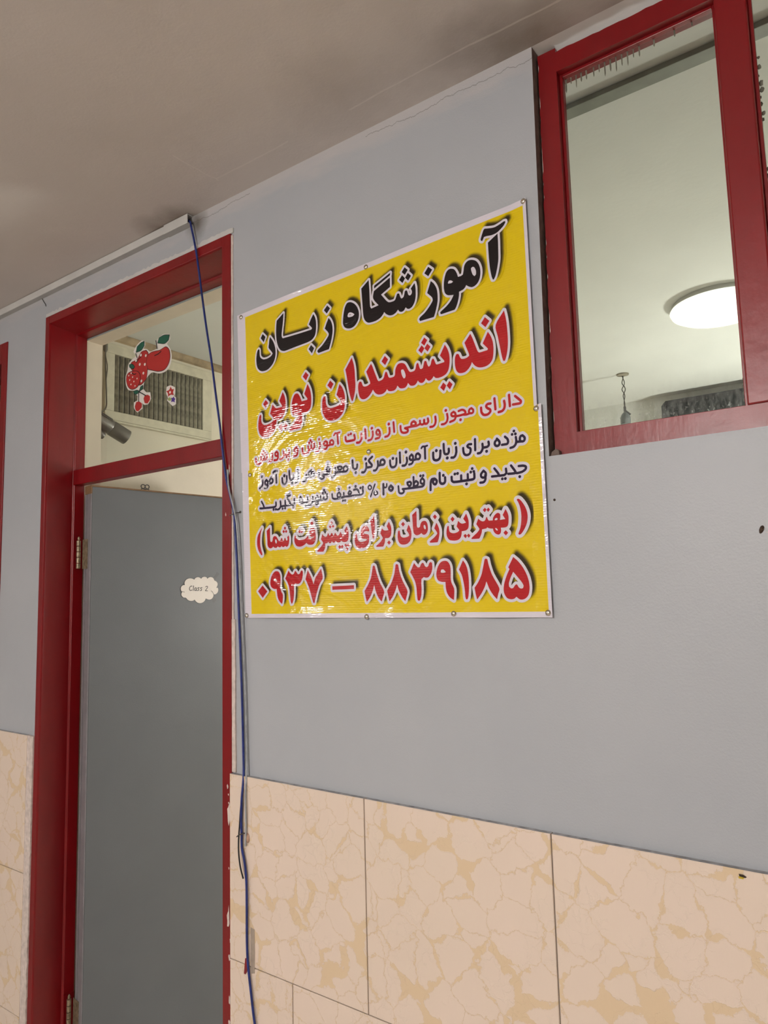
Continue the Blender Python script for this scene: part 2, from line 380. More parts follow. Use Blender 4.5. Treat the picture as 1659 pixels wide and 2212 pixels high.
TEXT = {
 'title': """
P 1238,6843 1331,6723 1395,6583 1421,6438 1406,6302 1343,6177 1238,6088 1115,6038 972,6039 876,6080 800,6166 766,6287 763,6415 784,6538 813,6602 847,6626 866,6612 877,6567 880,6474 903,6406 966,6350 1042,6323 1166,6327 1270,6360 1321,6411 1281,6469 1188,6581 1198,6670 1212,6772
R 986,6978 1086,6879 1022,6760 919,6883
P 1692,7329 1468,7194 1452,7086 1442,6920 1448,6780 1470,6649 1520,6519 1587,6435 1670,6392 1742,6382 2103,6407 2472,6430 2593,6462 2681,6541 2714,6667 2721,6812 2698,6952 2640,7060 2569,6964 2497,6847 2596,6736 2564,6703 1674,6709 1632,6750 1626,6820 1650,6967 1677,7141
R 2557,6340 2649,6243 2578,6132 2481,6257
P 3100,6850 3157,6776 3200,6667 3212,6546 3198,6431 3171,6320 3127,6199 3092,6116 2782,6096 2744,6135 2758,6171 2895,6253 3014,6357 3083,6433 3097,6475 3068,6528 2979,6629 3031,6735
R 3066,7156 3147,7065 3048,6966 2963,7066
P 3755,7048 3848,6988 3924,6891 3967,6777 3969,6674 3938,6580 3866,6496 3770,6455 3659,6463 3565,6512 3519,6594 3518,6698 3538,6836 3577,6969 3635,7051 3691,7062
H 3651,6755 3669,6809 3717,6822 3780,6797 3846,6744 3793,6713 3706,6713 3666,6726
P 4260,7419 4052,7280 4059,7162 4073,6928 4083,6734 4102,6602 4146,6515 4220,6458 4326,6444 4447,6452 4553,6488 4622,6545 4653,6587 4703,6530 4789,6477 4876,6467 4949,6491 4994,6529 5012,6549 5050,6496 5107,6475 5164,6491 5209,6546 5250,6505 5305,6491 5376,6520 5435,6602 5464,6703 5471,6822 5468,6920 5450,7010 5400,6964 5349,6917 5375,6861 5373,6813 5344,6778 5316,6774 5286,6800 5269,6854 5256,6894 5229,6914 5200,6897 5184,6840 5160,6786 5124,6768 5096,6778 5076,6821 5056,6882 5028,6902 4999,6891 4975,6836 4945,6782 4900,6763 4798,6766 4741,6800 4684,6865 4584,6995 4824,7101 4828,7312 4393,7127 4370,6965 4510,6777 4313,6753 4284,6808 4275,7001 4273,7192
R 4839,7415 4833,7361 4402,7182 4404,7245
R 5212,7426 5291,7344 5213,7259 5134,7341
R 5289,7279 5366,7193 5292,7107 5217,7193
R 5142,7271 5217,7181 5147,7096 5064,7188
P 5847,6941 5917,6864 5976,6747 5995,6630 5993,6481 5960,6341 5920,6227 5889,6161 5555,6158 5532,6201 5558,6239 5683,6313 5801,6420 5868,6502 5876,6538 5857,6593 5748,6710 5795,6823
R 5795,7262 5890,7173 5790,7058 5698,7148
P 6051,6181 6042,6220 6074,6243 6201,6315 6300,6399 6372,6501 6291,6514 6224,6536 6171,6594 6150,6686 6153,6809 6178,6926 6216,7014 6273,7060 6342,7058 6408,7020 6458,6931 6484,6844 6549,6843 6596,6860 6612,6922 6630,7015 6666,7077 6734,7111 6825,7096 6902,7048 6956,6965 6984,6861 6983,6753 6955,6653 6893,6575 6800,6543 6723,6572 6659,6623 6638,6586 6589,6551 6495,6529 6489,6445 6459,6331 6415,6234 6379,6188 6085,6175
H 6812,6954 6851,6942 6887,6865 6887,6781 6855,6751 6818,6789 6789,6870 6781,6933
H 6248,6788 6270,6825 6318,6818 6368,6779 6329,6759 6254,6768
P 7388,7459 7392,7285 7388,7108 7381,6932 7348,6764 7304,6623 7266,6563 7245,6569 7223,6635 7198,6785 7183,6992 7178,7173 7176,7342
P 7030,7426 7022,7458 7047,7529 7090,7624 7117,7649 7200,7626 7326,7605 7440,7627 7529,7656 7560,7654 7565,7626 7525,7574 7448,7517 7358,7475 7256,7466 7155,7482 7097,7482 7076,7447 7055,7411
""",
 'name': """
P 1639,5396 1699,5288 1728,5161 1729,5039 1714,4931 1665,4828 1568,4763 1431,4750 1416,4656 1380,4550 1302,4460 1190,4405 1049,4401 936,4428 865,4496 823,4606 813,4722 826,4834 855,4933 884,4970 906,4968 920,4943 919,4870 926,4786 968,4723 1038,4691 1137,4690 1250,4713 1320,4753 1334,4786 1307,4847 1217,4934 1254,5031 1304,5150 1352,5096 1407,5045 1448,5033 1613,5042 1611,5070 1527,5198
R 1071,5306 1157,5218 1074,5108 984,5212
R 1569,4636 1641,4569 1585,4457 1500,4561
R 1712,4630 1785,4554 1720,4466 1645,4553
P 2431,5436 2493,5319 2529,5194 2540,5064 2531,4937 2510,4862 2471,4820 2393,4784 2256,4773 2255,4689 2240,4573 2205,4479 2185,4433 1867,4418 1835,4458 1855,4490 1983,4584 2091,4676 2155,4750 2053,4758 1973,4786 1935,4863 1923,4975 1932,5074 1960,5170 2008,5251 2061,5277 2127,5264 2179,5200 2217,5123 2242,5060 2411,5065 2422,5090 2323,5218 2377,5332
H 2014,5011 2031,5046 2071,5047 2126,5017 2090,4996 2030,4991
R 2378,5735 2467,5642 2384,5528 2285,5639
P 3382,5249 3459,5153 3506,5041 3529,4923 3522,4799 3512,4698 3474,4603 3400,4524 3283,4464 3137,4456 3020,4490 2933,4568 2876,4682 2863,4800 2866,4917 2883,5007 2914,5048 2941,5049 2961,5027 2972,4967 2977,4885 3005,4810 3071,4758 3144,4746 3290,4760 3392,4794 3419,4823 3402,4878 3289,5019 3336,5142
R 3112,5383 3208,5288 3132,5179 3028,5285
P 3742,5777 3792,5623 3816,5470 3824,5264 3831,5150 3817,5017 3786,4898 3751,4803 3727,4794 3700,4846 3655,5002 3618,5203 3581,5427 3555,5541
P 6122,5527 6180,5425 6216,5303 6221,5167 6205,5057 6179,4979 6124,4918 6040,4884 5934,4874 5875,4891 5835,4935 5810,4899 5766,4866 5724,4858 5682,4882 5646,4930 5622,4884 5584,4854 5541,4847 5487,4873 5454,4919 5426,4875 5375,4837 5300,4835 5251,4861 5209,4917 5189,4873 5137,4830 5067,4824 4998,4846 4942,4910 4908,4852 4849,4820 4771,4821 4707,4841 4672,4889 4635,4839 4555,4804 4449,4808 4370,4850 4325,4908 4303,4947 4261,4888 4191,4823 4108,4783 4026,4781 3958,4822 3919,4907 3901,5023 3904,5113 3926,5176 3962,5192 3996,5174 4015,5125 4041,5075 4089,5055 4157,5058 4233,5091 4228,5139 4132,5377 4267,5528 4305,5458 4355,5325 4417,5168 4440,5119 4469,5100 4549,5114 4596,5154 4618,5216 4642,5265 4662,5268 4681,5251 4693,5221 4711,5163 4736,5125 4788,5113 4859,5122 4887,5160 4896,5245 4924,5316 4977,5370 5067,5374 5142,5335 5190,5260 5225,5188 5261,5143 5298,5132 5374,5141 5406,5182 5428,5263 5454,5292 5480,5273 5494,5217 5516,5154 5546,5140 5584,5156 5605,5225 5625,5285 5652,5295 5679,5268 5695,5206 5718,5159 5741,5154 5773,5190 5794,5259 5820,5301 5849,5294 5871,5242 5898,5174 5927,5159 6093,5171 6094,5199 5999,5324 6063,5430
H 5062,5232 5100,5227 5136,5163 5156,5084 5138,5034 5106,5031 5070,5090 5047,5171 5046,5214
R 5641,5790 5715,5716 5638,5615 5561,5693
R 5710,5641 5785,5562 5714,5472 5639,5558
R 5572,5639 5638,5561 5565,5465 5488,5551
R 4638,5620 4723,5524 4641,5415 4548,5517
R 6055,4758 6123,4686 6063,4579 5978,4668
R 6195,4762 6267,4681 6203,4584 6131,4680
P 7450,5896 7475,5770 7492,5634 7501,5455 7502,5280 7491,5152 7466,5026 7428,4921 7404,4906 7382,4931 7359,5024 7330,5206 7294,5426 7262,5655
P 7090,5563 7143,5470 7181,5364 7195,5254 7192,5149 7181,5063 7159,4988 7108,4928 7030,4892 6933,4886 6856,4902 6789,4943 6742,4998 6719,5038 6692,4981 6640,4920 6568,4872 6487,4862 6417,4880 6369,4931 6342,5019 6336,5121 6345,5210 6373,5268 6404,5272 6433,5255 6452,5205 6480,5158 6530,5143 6600,5146 6663,5177 6659,5214 6569,5461 6709,5615 6755,5508 6799,5381 6838,5264 6865,5209 6898,5192 7063,5200 7076,5228 6969,5355 7022,5446
R 7039,5868 7134,5767 7044,5662 6952,5763
""",
 'slogan': """
P 918,2209 837,2121 768,2018 745,1902 748,1805 780,1697 840,1608 896,1550 922,1564 922,1593 885,1680 856,1788 850,1895 859,2012 882,2118 917,2185
P 1181,2203 1069,2126 1082,1998 1091,1880 1095,1796 1124,1736 1182,1704 1226,1706 1263,1723 1282,1743 1314,1715 1357,1705 1400,1710 1434,1739 1458,1717 1494,1710 1530,1718 1552,1741 1580,1715 1615,1710 1641,1717 1666,1736 1694,1714 1729,1712 1764,1736 1789,1796 1797,1857 1796,1920 1778,1978 1732,1929 1743,1892 1738,1861 1717,1854 1692,1874 1675,1917 1659,1928 1644,1909 1635,1868 1610,1857 1589,1870 1576,1913 1554,1927 1536,1916 1525,1880 1482,1862 1453,1879 1425,1923 1389,1967 1346,1983 1302,1978 1273,1943 1265,1891 1242,1855 1213,1854 1191,1874 1185,1938 1183,2044
H 1352,1896 1374,1910 1395,1877 1402,1830 1387,1805 1358,1822 1345,1865
R 1665,2188 1704,2146 1667,2103 1625,2151
R 1624,2113 1663,2072 1626,2027 1584,2074
R 1702,2109 1739,2068 1703,2027 1663,2072
P 1985,1964 1963,1919 1955,1848 1975,1775 2022,1715 2105,1690 2187,1696 2269,1726 2331,1765 2364,1731 2431,1715 2511,1717 2565,1749 2600,1807 2611,1887 2603,1968 2585,2049 2552,2094 2506,2108 2458,2089 2431,2040 2423,1980 2442,1918 2488,1890 2566,1892 2555,1875 2488,1865 2394,1866 2379,1937 2340,1894 2272,1853 2162,1840 2080,1850 2025,1884 2001,1937
H 2483,1981 2504,2005 2541,1980 2523,1971
R 2125,2084 2173,2040 2124,1995 2074,2040
R 2194,2086 2234,2039 2185,1994 2145,2040
R 2499,2248 2550,2193 2500,2143 2447,2199
P 3502,2059 3537,1979 3551,1895 3546,1803 3524,1743 3471,1717 3398,1722 3339,1749 3305,1720 3238,1721 3182,1754 3150,1719 3110,1725 3074,1752 3048,1720 3007,1714 2974,1745 2939,1721 2884,1717 2882,1635 2853,1574 2824,1538 2657,1544 2647,1564 2665,1584 2743,1643 2807,1703 2822,1728 2815,1750 2761,1822 2805,1936 2846,1885 2901,1866 2935,1874 2954,1920 2971,1945 2992,1923 3008,1885 3032,1884 3050,1919 3078,1943 3101,1916 3113,1878 3134,1877 3155,1912 3176,1940 3202,1909 3228,1870 3275,1873 3303,1912 3328,1952 3350,1909 3382,1881 3482,1876 3431,1971
R 3080,2201 3117,2156 3074,2125 3038,2162
R 3033,2115 3073,2075 3042,2040 2995,2081
R 3119,2116 3155,2082 3117,2049 3081,2085
R 3299,1665 3342,1614 3297,1572 3251,1619
R 3370,1664 3402,1618 3361,1575 3326,1620
R 3474,1684 3508,1636 3472,1600 3427,1656
R 3536,1685 3574,1637 3529,1593 3502,1641
R 3497,1605 3537,1562 3499,1520 3458,1570
P 3756,1886 3781,1849 3786,1787 3804,1735 3867,1693 3931,1692 4007,1707 4053,1735 3971,1750 3907,1764 3883,1812 3885,1883 3913,1962 3959,2015 4030,2035 4079,2001 4109,1938 4108,1898 4026,1908 3975,1897 3955,1873 3999,1855 4075,1839 4105,1807 4106,1737 4088,1657 4029,1590 3952,1559 3876,1553 3799,1571 3743,1622 3716,1700 3719,1782 3732,1852
P 4247,2225 4258,2108 4263,1987 4254,1867 4236,1768 4212,1728 4192,1771 4171,1913 4146,2112
P 4628,2069 4666,1997 4685,1917 4681,1828 4658,1761 4603,1730 4518,1730 4515,1661 4489,1593 4463,1557 4297,1560 4279,1581 4330,1613 4406,1668 4463,1734 4451,1759 4399,1838 4445,1944 4487,1901 4535,1888 4614,1890 4568,1980
R 4622,1679 4663,1630 4618,1584 4569,1636
P 5116,1970 5150,1913 5174,1847 5182,1765 5169,1693 5139,1631 5072,1581 4983,1568 4907,1586 4858,1639 4839,1714 4841,1788 4855,1851 4877,1868 4894,1858 4903,1802 4918,1746 4967,1715 5033,1713 5099,1729 5124,1750 5112,1788 5062,1855
R 4984,2038 5029,1986 4980,1936 4932,1993
P 5317,2236 5211,2159 5218,2008 5224,1871 5237,1788 5279,1745 5327,1737 5381,1751 5420,1776 5456,1742 5503,1739 5547,1767 5576,1828 5578,1899 5565,1963 5535,2006 5488,2018 5439,2004 5405,1957 5387,1904 5354,1889 5328,1895 5315,1937 5317,2045 5319,2154
H 5479,1920 5495,1937 5516,1922 5530,1876 5523,1845 5502,1846 5482,1879
P 5780,1960 5818,1890 5841,1818 5845,1738 5829,1659 5806,1590 5790,1566 5623,1567 5606,1589 5641,1618 5716,1666 5780,1724 5792,1750 5773,1787 5725,1848
R 5752,2127 5798,2074 5751,2024 5704,2082
P 6457,2084 6486,2013 6505,1942 6506,1864 6491,1796 6440,1757 6346,1746 6344,1703 6323,1636 6282,1595 6221,1577 6141,1578 6062,1600 6019,1656 6003,1727 6012,1814 6032,1866 6048,1878 6063,1859 6065,1802 6078,1757 6128,1727 6188,1721 6258,1740 6291,1764 6285,1786 6236,1846 6276,1957 6306,1924 6338,1901 6377,1893 6449,1907 6389,1986
R 6153,2049 6199,1998 6152,1944 6104,2003
R 6423,1693 6460,1652 6426,1603 6380,1657
R 6496,1693 6533,1649 6497,1608 6455,1657
P 7294,2097 7327,2035 7347,1967 7347,1892 7339,1818 7314,1770 7263,1753 7181,1755 7186,1712 7176,1663 7147,1632 7110,1632 7065,1654 7030,1698 7018,1750 6976,1753 6930,1764 6898,1784 6883,1764 6788,1751 6780,1699 6754,1633 6722,1579 6559,1581 6550,1599 6590,1631 6670,1689 6725,1745 6731,1770 6668,1860 6716,1964 6758,1926 6804,1903 6842,1907 6867,1930 6888,1980 6903,1978 6919,1935 6937,1908 7021,1905 7028,1951 7063,1999 7106,2033 7144,2037 7175,2015 7182,1964 7171,1902 7280,1910 7229,1989
H 7059,1908 7074,1935 7102,1947 7125,1931 7114,1906 7086,1903
H 7062,1755 7088,1753 7110,1730 7118,1709 7095,1710 7073,1733
R 6867,2160 6900,2119 6862,2071 6819,2118
R 6939,2158 6973,2113 6933,2071 6900,2115
R 7279,1703 7326,1651 7277,1602 7228,1658
P 7533,2258 7560,2265 7594,2244 7645,2181 7693,2094 7723,2001 7729,1911 7709,1806 7664,1711 7607,1633 7570,1603 7539,1601 7529,1622 7541,1646 7572,1718 7591,1807 7604,1913 7602,2012 7584,2121 7552,2206 7530,2242
""",
 'phone': """
R 921,842 1079,698 923,548 768,708
P 1397,1161 1461,1135 1503,1056 1507,932 1499,793 1530,685 1577,615 1573,484 1547,400 1462,470 1410,564 1390,672 1380,750 1294,752 1208,800 1176,879 1192,988 1244,1088 1321,1152
H 1286,946 1308,985 1351,991 1400,938 1340,929
P 1765,1162 1811,1107 1873,1066 1925,1080 1957,1132 1988,1146 2019,1107 2059,1065 2111,1081 2143,1133 2174,1154 2204,1123 2202,1033 2169,928 2107,862 2035,848 1973,861 1935,836 1930,752 1928,631 1909,495 1872,412 1841,405 1817,481 1799,633 1774,787 1723,895 1657,981
P 2352,1151 2444,1009 2524,828 2572,961 2683,1091 2748,1165 2781,1058 2788,942 2697,823 2625,662 2573,515 2541,412 2511,413 2464,532 2398,727 2340,848 2282,947
R 3064,770 3670,779 3668,698 3066,693
P 4183,1167 4207,1179 4235,1159 4282,997 4355,816 4460,629 4425,510 4390,419 4314,499 4246,627 4206,769 4167,654 4090,515 4003,418 3970,543 3948,646 4050,785 4127,925 4164,1078
P 4765,1168 4796,1183 4831,1166 4859,1014 4929,837 5042,630 5015,513 4982,421 4903,515 4831,640 4790,766 4756,667 4682,531 4590,422 4559,545 4535,640 4644,795 4719,956 4755,1106
P 5223,1186 5262,1135 5311,1090 5356,1094 5387,1154 5425,1183 5453,1164 5480,1108 5516,1088 5552,1105 5584,1170 5620,1187 5648,1167 5652,1070 5619,962 5558,891 5500,879 5443,893 5387,854 5380,775 5383,653 5371,531 5338,435 5308,425 5280,448 5269,545 5260,692 5234,804 5186,903 5123,1004
P 5947,1196 6015,1169 6060,1090 6069,982 6063,840 6081,756 6131,648 6129,530 6115,430 6028,485 5969,569 5945,664 5941,784 5846,789 5770,825 5738,910 5749,1006 5788,1101 5855,1176
H 5840,985 5855,1026 5905,1027 5958,974 5909,962 5853,966
P 6348,1187 6398,1118 6436,1021 6455,903 6461,765 6455,616 6437,490 6416,439 6386,438 6370,491 6364,618 6345,757 6309,908 6252,1012
P 6815,1185 6843,1196 6874,1182 6898,1065 6959,886 7097,635 7069,531 7039,431 6964,512 6889,628 6834,770 6797,672 6721,548 6623,431 6595,540 6577,656 6659,759 6737,904 6787,1081
P 7405,1200 7504,1111 7597,986 7666,842 7697,710 7696,590 7664,490 7590,429 7501,422 7432,472 7392,439 7324,427 7247,451 7194,529 7182,621 7204,734 7256,865 7318,981 7295,1013
H 7391,927 7467,838 7551,734 7583,673 7572,627 7534,618 7491,640 7460,691 7438,699 7409,677 7374,632 7334,626 7296,659 7294,721 7333,822
""",
 'licence': """
S25 7592,4196 7670,4120 7705,4075 7691,4042 7543,4042
S26 7470,4239 7479,4025
S26 7364,4144 7374,4064 7357,3997 7313,3958 7242,3949
S26 7165,4228 7177,4016
S26 7078,4145 7014,4144 6983,4110 7011,4065 7061,4033 7068,3992 7014,3946 6927,3949 6881,4005 6873,4097
S23 6662,4126 6701,4084 6690,4033 6631,4030 6605,4063 6622,4109 6662,4126
S23 6631,4030 6540,4018 6469,4030
S24 6378,4118 6455,4130 6508,4104 6529,4052 6469,4030 6359,4024 6295,4027
S24 6262,4122 6303,4082 6290,4036 6222,4047 6211,4093 6262,4122
S24 6303,4082 6307,4008 6274,3957 6176,3932
S24 6113,4106 6123,4023 6097,3945 6040,3913 5983,3914
S31 6414,3937
S32 6088,4180
S25 5839,4095 5845,4011 5823,3939 5774,3906 5712,3904
S26 5661,4086 5666,4015 5622,3985 5575,4004 5571,4072
S24 5575,4004 5525,3984 5477,4008 5469,4072
S24 5477,4008 5427,3991 5377,3980
S26 5321,4084 5369,4038 5344,3996 5278,4001 5254,4031 5281,4074 5321,4084
S25 5377,3980 5268,3984 5097,3976 5166,3934 5160,3892 5083,3879 5013,3906 4989,3970 4987,4036
S26 4812,4145 4824,3942
S26 4705,4041 4709,3965 4694,3914 4654,3877 4589,3870
S26 4417,4045 4452,3994 4440,3947 4381,3950 4359,3997 4383,4043 4417,4045
S26 4448,3995 4459,3928 4431,3878 4338,3864
S26 4263,4034 4267,3957 4245,3894 4204,3862 4140,3857
S26 4063,4122 4077,3914
S28 3957,4029 3966,3936 3939,3884 3897,3852 3831,3854
S28 3517,4025 3523,3957 3550,3925 3621,3920 3761,3927 3778,3953 3764,4033
S34 4691,4128
S34 4245,4108
S34 3603,4061
S32 3670,4073
S26 3290,4110 3304,3904
S22 3189,4114 3223,4151 3270,4147 3356,4157
S26 3128,4013 3168,3975 3160,3919 3097,3919 3068,3949 3080,3999 3128,4013
S25 3097,3917 3001,3905
S26 2944,4017 2991,3978 2975,3928 2910,3932 2887,3979 2944,4017
S26 2987,3944 2986,3887 2955,3845 2863,3833
S24 2770,4008 2775,3915 2753,3857 2713,3827 2656,3826
S24 2600,4012 2608,3929 2566,3893 2519,3910 2511,3989
S25 2519,3910 2471,3888 2428,3902 2418,3976
S25 2428,3902 2423,3841 2374,3806 2292,3812 2251,3854 2239,3954
S26 2052,4005 2094,3948 2078,3890 2001,3898 1991,3952 2052,4005
S26 2089,3939 2084,3855 2056,3812 1971,3802
S26 1818,3971 1824,3901 1774,3871 1659,3881
S26 1639,3967 1652,3893 1644,3840 1600,3804 1528,3794
S26 1421,3986 1464,3939 1449,3886 1383,3897 1372,3952 1421,3986
S27 1456,3919 1463,3843 1433,3793 1340,3789
S27 1273,3963 1279,3878 1264,3815 1219,3789 1152,3792
S27 1087,3960 1093,3881 1048,3849 1003,3871 993,3936
S27 1003,3871 958,3844 908,3873 898,3925
S27 908,3873 912,3807 858,3770 782,3774 736,3818 722,3908
S31 2752,4088
S32 2492,4099
S34 2447,4045
S31 2532,4048
S35 978,4058
S36 939,3998
S35 1027,4004
S29 1741,3817
S28 1816,3818
S28 1786,3753
""",
 'offer': """
S24 7702,3431 7744,3379 7725,3324 7663,3325 7646,3370 7665,3421 7702,3431
S24 7663,3321 7573,3326
S24 7568,3418 7574,3344 7555,3280 7514,3243 7450,3230
S24 7347,3459 7397,3406 7408,3350 7386,3316 7280,3313
S25 7179,3445 7230,3379 7221,3324 7173,3306 7134,3336 7136,3389 7179,3426
S25 6999,3413 7006,3352 6970,3320 6874,3315
S25 6870,3390 6873,3309 6850,3256 6814,3223 6764,3220
S25 6713,3505 6709,3290
S25 6627,3419 6571,3421 6541,3393 6561,3365 6603,3340 6607,3283 6576,3230 6505,3221 6464,3252 6449,3305 6447,3368
S28 7535,3538
S28 7496,3480
S29 7561,3480
S31 6952,3235
S32 6275,3486
S34 6081,3220
S34 5835,3402
S26 6291,3406 6291,3314 6269,3246 6232,3213 6176,3214
S26 6009,3510 6011,3378 6030,3310 6096,3301 6123,3337 6122,3399
S27 5929,3389 5923,3299 5900,3231 5839,3206 5773,3228 5757,3295 5760,3369
S25 5567,3490 5566,3278
S21 5484,3501 5511,3530 5568,3524 5625,3534
S25 5402,3404 5445,3355 5425,3291 5357,3294 5339,3340 5361,3395 5402,3404
S25 5357,3290 5275,3281
S25 5238,3403 5275,3354 5259,3296 5200,3303 5191,3360 5238,3403
S24 5270,3320 5267,3251 5238,3214 5172,3203
S26 5119,3352 5124,3281 5101,3226 5065,3198 5007,3199
S26 4949,3482 4952,3270
S26 4861,3372 4858,3280 4834,3218 4777,3196 4720,3215 4698,3277 4696,3348
S35 5105,3474
S35 4772,3383
S36 4056,3465
S35 3783,3199
S27 4517,3393 4559,3348 4535,3288 4456,3292 4442,3333 4466,3384 4517,3393
S27 4455,3286 4382,3277
S26 4378,3375 4382,3281 4351,3219 4313,3187 4267,3189
S27 4235,3490 4142,3420 4177,3367 4220,3313 4207,3279 4070,3274
S27 4072,3366 4070,3271 4038,3209 3999,3183 3952,3188
S27 3697,3480 3706,3353 3727,3289 3789,3282 3820,3314 3827,3372
S24 3513,3384 3563,3331 3533,3269 3462,3265 3440,3315 3460,3366 3513,3384
S24 3462,3259 3216,3267
S24 3275,3389 3355,3392 3398,3357 3353,3316 3293,3345 3275,3389
S24 3353,3313 3256,3271
S25 3211,3371 3216,3267 3183,3209 3142,3176 3097,3181
S26 2993,3418 3049,3378 3032,3327 2975,3330 2955,3374 2993,3418
S24 3041,3351 3031,3277 2973,3261 2859,3266 2834,3252 2879,3221 2870,3188 2807,3173 2753,3204 2735,3274 2733,3338
S36 2998,3485
S39 2087,3458
S40 1661,3380
S42 932,3445
S37 1909,3185
S26 2512,3413 2553,3359 2582,3294 2517,3263 2433,3296 2412,3357 2512,3413
S26 2512,3409 2501,3314
S26 2349,3326 2347,3242 2312,3194 2250,3180
S26 2433,3277 2339,3258
S26 2100,3385 2103,3270 2070,3202 2004,3173
S27 1820,3476 1827,3341 1852,3266 1914,3259 1953,3300 1951,3355
S27 1738,3362 1737,3259 1700,3191 1637,3184 1602,3228 1591,3331
S28 1396,3464 1403,3246
S28 1239,3386 1284,3323 1265,3261 1195,3256 1177,3315 1239,3386
S29 1071,3345 1123,3288 1098,3226 1037,3246 1028,3305 1071,3345
S29 1191,3251 1107,3242
S28 1117,3261 1116,3194 1079,3158 1008,3159
S28 949,3350 949,3266 910,3203 847,3169
S28 1299,3499 1342,3524 1430,3520
""",
 'discount': """
S24 7598,2869 7688,2864 7738,2840 7729,2793 7657,2754 7553,2742 7522,2756
S24 7444,2897 7505,2809 7528,2755 7489,2744 7382,2748
S24 7337,2850 7339,2768 7298,2736 7185,2735
S24 7099,2885 7162,2801 7186,2747 7145,2736 7042,2738
S24 6867,2870 6916,2812 6895,2743 6822,2751 6811,2806 6867,2870
S25 6904,2783 6900,2696 6863,2651 6791,2647
S26 6667,2842 6664,2748 6624,2728 6211,2724 6168,2754 6164,2831
S25 6524,2842 6523,2729
S26 6378,2834 6376,2728
S27 6015,2838 6012,2759 5984,2723 5924,2723 5892,2766 5893,2942
S27 5787,2833 5820,2787 5790,2728 5741,2750 5738,2809 5787,2833
S27 5765,2842 5704,2832 5679,2783 5668,2625
S29 7608,2670
S31 6490,2657
S32 5976,2885
S29 7255,2668
S29 7317,2667
S30 6627,2940
S30 6593,2875
S30 6659,2880
S31 6239,2880
S31 6300,2884
S23 5477,2889 5526,2829 5510,2776 5449,2783 5438,2839 5477,2889
S25 5520,2796 5511,2740 5470,2716 5131,2712
S24 5269,2930 5268,2732
S24 5327,2844 5377,2800 5351,2751 5283,2747 5278,2800 5327,2844
S24 5114,2838 5183,2842 5207,2807 5174,2761 5123,2794 5114,2838
S23 5174,2759 5131,2714 4992,2715 5025,2671 5003,2635 4947,2627 4902,2654 4890,2782
S30 5439,2936
S31 5502,2935
S29 4700,2816 4748,2758 4703,2712 4652,2762 4700,2816
S27 4507,2870 4505,2654
S20 4510,2866 4524,2802 4582,2799 4594,2865
S19 4289,2894 4166,2637
S18 4148,2884 4189,2857 4193,2817 4153,2791 4113,2820 4110,2862 4148,2884
S18 4302,2748 4342,2721 4348,2681 4304,2656 4263,2684 4262,2723 4302,2748
S24 3959,2833 3964,2739 3917,2707 3857,2707 3627,2706 3392,2708
S24 3715,2831 3799,2835 3847,2787 3857,2713
S23 3599,2822 3644,2781 3612,2744 3563,2767 3599,2822
S30 3899,2854
S30 3964,2862
S30 3601,2892
S34 3767,2899
S22 3435,2793 3432,2704
S24 3432,2698 3329,2689
S23 3301,2819 3344,2768 3322,2711 3262,2723 3255,2777 3301,2819
S23 3339,2738 3321,2690 3178,2685 3118,2710 3104,2799
S23 2955,2817 2956,2719 2912,2699 2863,2716 2856,2790
S24 2863,2716 2813,2696 2764,2710 2766,2786
S25 2764,2707 2656,2700 2523,2698
S24 2533,2796 2531,2697 2496,2637 2432,2620
S24 2373,2799 2379,2712 2328,2685 2183,2692
S25 2159,2838 2141,2786 2128,2733 2183,2694 2223,2739 2184,2795 2159,2838
S25 1968,2800 1966,2699 1922,2677 1816,2674 1531,2667
S26 1837,2904 1745,2857 1791,2781 1840,2711 1816,2677
S26 1676,2789 1683,2684
S26 1523,2791 1531,2687 1494,2618 1425,2600
S26 1378,2778 1377,2694 1322,2673 924,2675 852,2682
S26 906,2841 962,2752 989,2690
S23 2667,2808 2704,2757 2657,2713 2619,2752 2667,2808
S24 2656,2702 2693,2644 2663,2605 2625,2638 2656,2702
S19 1829,2951 1735,2911
S34 3295,2888
S30 3407,2626
S31 3469,2626
S32 2872,2910
S32 2837,2851
S31 2907,2856
S33 2318,2615
S33 2386,2615
S33 1930,2618
S34 1593,2616
S34 1673,2615
S34 1303,2615
S34 1376,2615
""",
}
